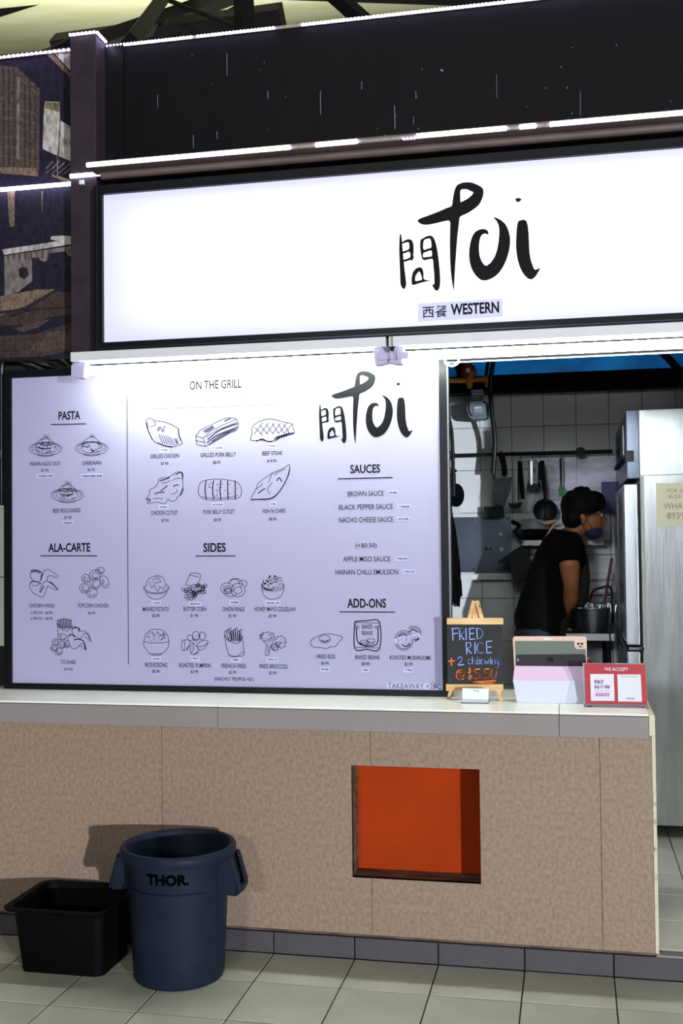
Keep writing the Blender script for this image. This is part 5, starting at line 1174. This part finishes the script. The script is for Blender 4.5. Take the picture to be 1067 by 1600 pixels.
far = [Vector((Pm(885, 858).x, sh2-.02, Pm(885, 858).z)), Vector((Pm(898, 890).x, sh2+.02, Pm(898, 890).z)), Vector((Pm(905, 915).x, sh2+.03, Pm(905, 918).z)), Vector((Pm(915, 945).x, sh2-.0, tzz+.12)), Vector((Pm(905, 960).x, sh2, tzz+.05))]
b_.tube(far, [.062, .053, .043, .036, .028], 14); hand_mesh(b_, Vector((far[-1].x-.01, sh2, tzz+.026)), -1)
hipz = Pm(842, 985).z; hx = Pm(842, 985).x
for s in (-1, 1):
    b_.tube([Vector((hx, MYY+s*.09, hipz)), Vector((hx-.0, MYY+s*.1, .55)), Vector((hx-.03, MYY+s*.1, PL+.1)), Vector((hx-.03, MYY+s*.1, PL+.05))], [.085, .058, .038, .036], 14)
    b_.ball(Vector((hx+.03, MYY+s*.1, PL+.04)), (.11, .042, .034), 12)
evalmesh(b_, 'body', 'skin', .0075, 5)
t_ = MB(); torso(t_, .012)
for ys, q in ((sh1, near), (sh2, far)):
    e_ = q[0].lerp(q[1], .88)
    t_.tube([Vector((Pm(878, 852).x, MYY+(ys-MYY)*.6, Pm(878, 850).z)), q[0]+Vector((0, 0, .012)), e_], [.078, .08, .075], 16)
evalmesh(t_, 't_shirt', 'cloth_black', .011, 4)
# trousers and shoes
t_ = MB(); loft(t_, [(Pm(848, 1003), .148, .195, (0, 0, 1)), (Pm(845, 985), .154, .197, (0, 0, 1))])
for s in (-1, 1): t_.tube([Vector((hx, MYY+s*.09, hipz+.02)), Vector((hx, MYY+s*.1, .55)), Vector((hx-.03, MYY+s*.1, PL+.07))], [.105, .08, .062], 14)
evalmesh(t_, 'trousers', 'denim', .012, 3)
for s in (-1, 1):
    m = MB().ball(Vector((hx+.03, MYY+s*.1, PL+.045)), (.13, .05, .045), 16); m.v = [(x, y, max(z, PL+.001)) for x, y, z in m.v]; m.build('shoe', 'black', man, smooth=True)
# apron in front
a_ = MB(); n_ = 9; rows_ = [((914, 868), .10), ((918, 900), .15), ((915, 938), .17), ((889, 968), .18), ((882, 1060), .17)]
vs = []
for (c_, hw) in rows_:
    p = Pm(*c_)
    for k in range(n_): yy = -1+2*k/(n_-1); vs.append(Vector((p.x+.014-.05*yy*yy, MYY+yy*hw, p.z)))
for (c_, hw) in rows_:
    p = Pm(*c_)
    for k in range(n_): yy = -1+2*k/(n_-1); vs.append(Vector((p.x+.006-.05*yy*yy, MYY+yy*hw, p.z)))
nr = len(rows_); fs = []
for l in (0, 1):
    for i in range(nr-1):
        for k in range(n_-1): o = l*nr*n_; fs.append((o+i*n_+k, o+i*n_+k+1, o+(i+1)*n_+k+1, o+(i+1)*n_+k))
a_.add(vs, fs); a_.build('apron', mat('brown_apron', (44, 40, 34), .9), man, smooth=True)
# orange strip down the back of the shirt
ln = [(866, 820), (853, 842), (842, 866), (833, 888), (830, 897)]
bp_ = []
data_pts = [Pm(x+0, y) for x, y in ln]
pr2 = MB()
for yy in (0,):
    pr2.tube(smooth_line([Vector((p.x-.004, MYY-.045, p.z)) for p in data_pts], 4), [.004+.0005*k for k in range(4*(len(data_pts)-1)+1)], 6)
pr2.build('back_strip', mat('back_strip', (206, 142, 110), .7), man, smooth=True)
# hair
h_ = MB(); h_.ball(hc+Vector((-.0194, 0, .0486)), (.1123, .0929, .0972), 24); h_.ball(hc+Vector((-.0594, 0, -.0108)), (.0670, .0864, .0810), 18); h_.ball(hc+Vector((.0486, 0, .0756)), (.0670, .0799, .0562), 16); h_.ball(hc+Vector((.0886, 0, .0540)), (.0324, .0648, .0324), 12)
for k in range(26):
    a1 = rnd.uniform(-1.2, 1.6); a2 = rnd.uniform(-1.2, 1.2); p = hc+Vector((-.0108+.1080*math.sin(a1)*math.cos(a2), .0864*math.sin(a2), .0486+.0972*math.cos(a1))); h_.ball(p, (.0194, .0173, .0130), 6)
evalmesh(h_, 'hair', 'hair', .0086, 2)
# glasses, mask
gl = MB()
for s in (-1, 1):
    c_ = hc+Vector((.1058, s*.0346, .0000)); gl.tube([c_+Vector((0, .0259*math.cos(k*PI/8), .0194*math.sin(k*PI/8))) for k in range(17)], .0017, 6)
    gl.tube([hc+Vector((.1058, s*.0616, .0043)), hc+Vector((.0648, s*.0756, .0022)), hc+Vector((-.0108, s*.0842, .0000))], .0019, 6)
gl.tube([hc+Vector((.1080, -.0097, .0000)), hc+Vector((.1080, .0097, .0000))], .0017, 6)
go = gl.build('glasses', 'steel_dull', man)
for s in (-1, 1): MB().lathe([(0, 0), (.0178, 0), (.0178, .0016), (0, .0016)], hc+Vector((.1058, s*.0346, .0000)), 14, ax='X').build('lens', 'lens', go)
mk = MB(); mk.ball(hc+Vector((.0454, 0, -.0950)), (.0540, .0562, .0410), 16)
mo = mk.build('face_mask', mat('navy_mask', (34, 30, 58), .8640), man, smooth=True)
for s in (-1, 1): MB().tube([hc+Vector((.0432, s*.0562, -.0810)), hc+Vector((.0130, s*.0778, -.0324)), hc+Vector((.0022, s*.0864, .0000))], .0015, 5).tube([hc+Vector((.0216, s*.0562, -.1080)), hc+Vector((-.0130, s*.0756, -.0648)), hc+Vector((-.0151, s*.0864, -.0216))], .0015, 5).build('ear_loop', 'black', mo)
for s in (-1, 1): MB().ball(hc+Vector((.0886, s*.0324, -.0022)), .0097, 8).build('eye', 'ceramic', man, smooth=True)

flush_text()
rebase()
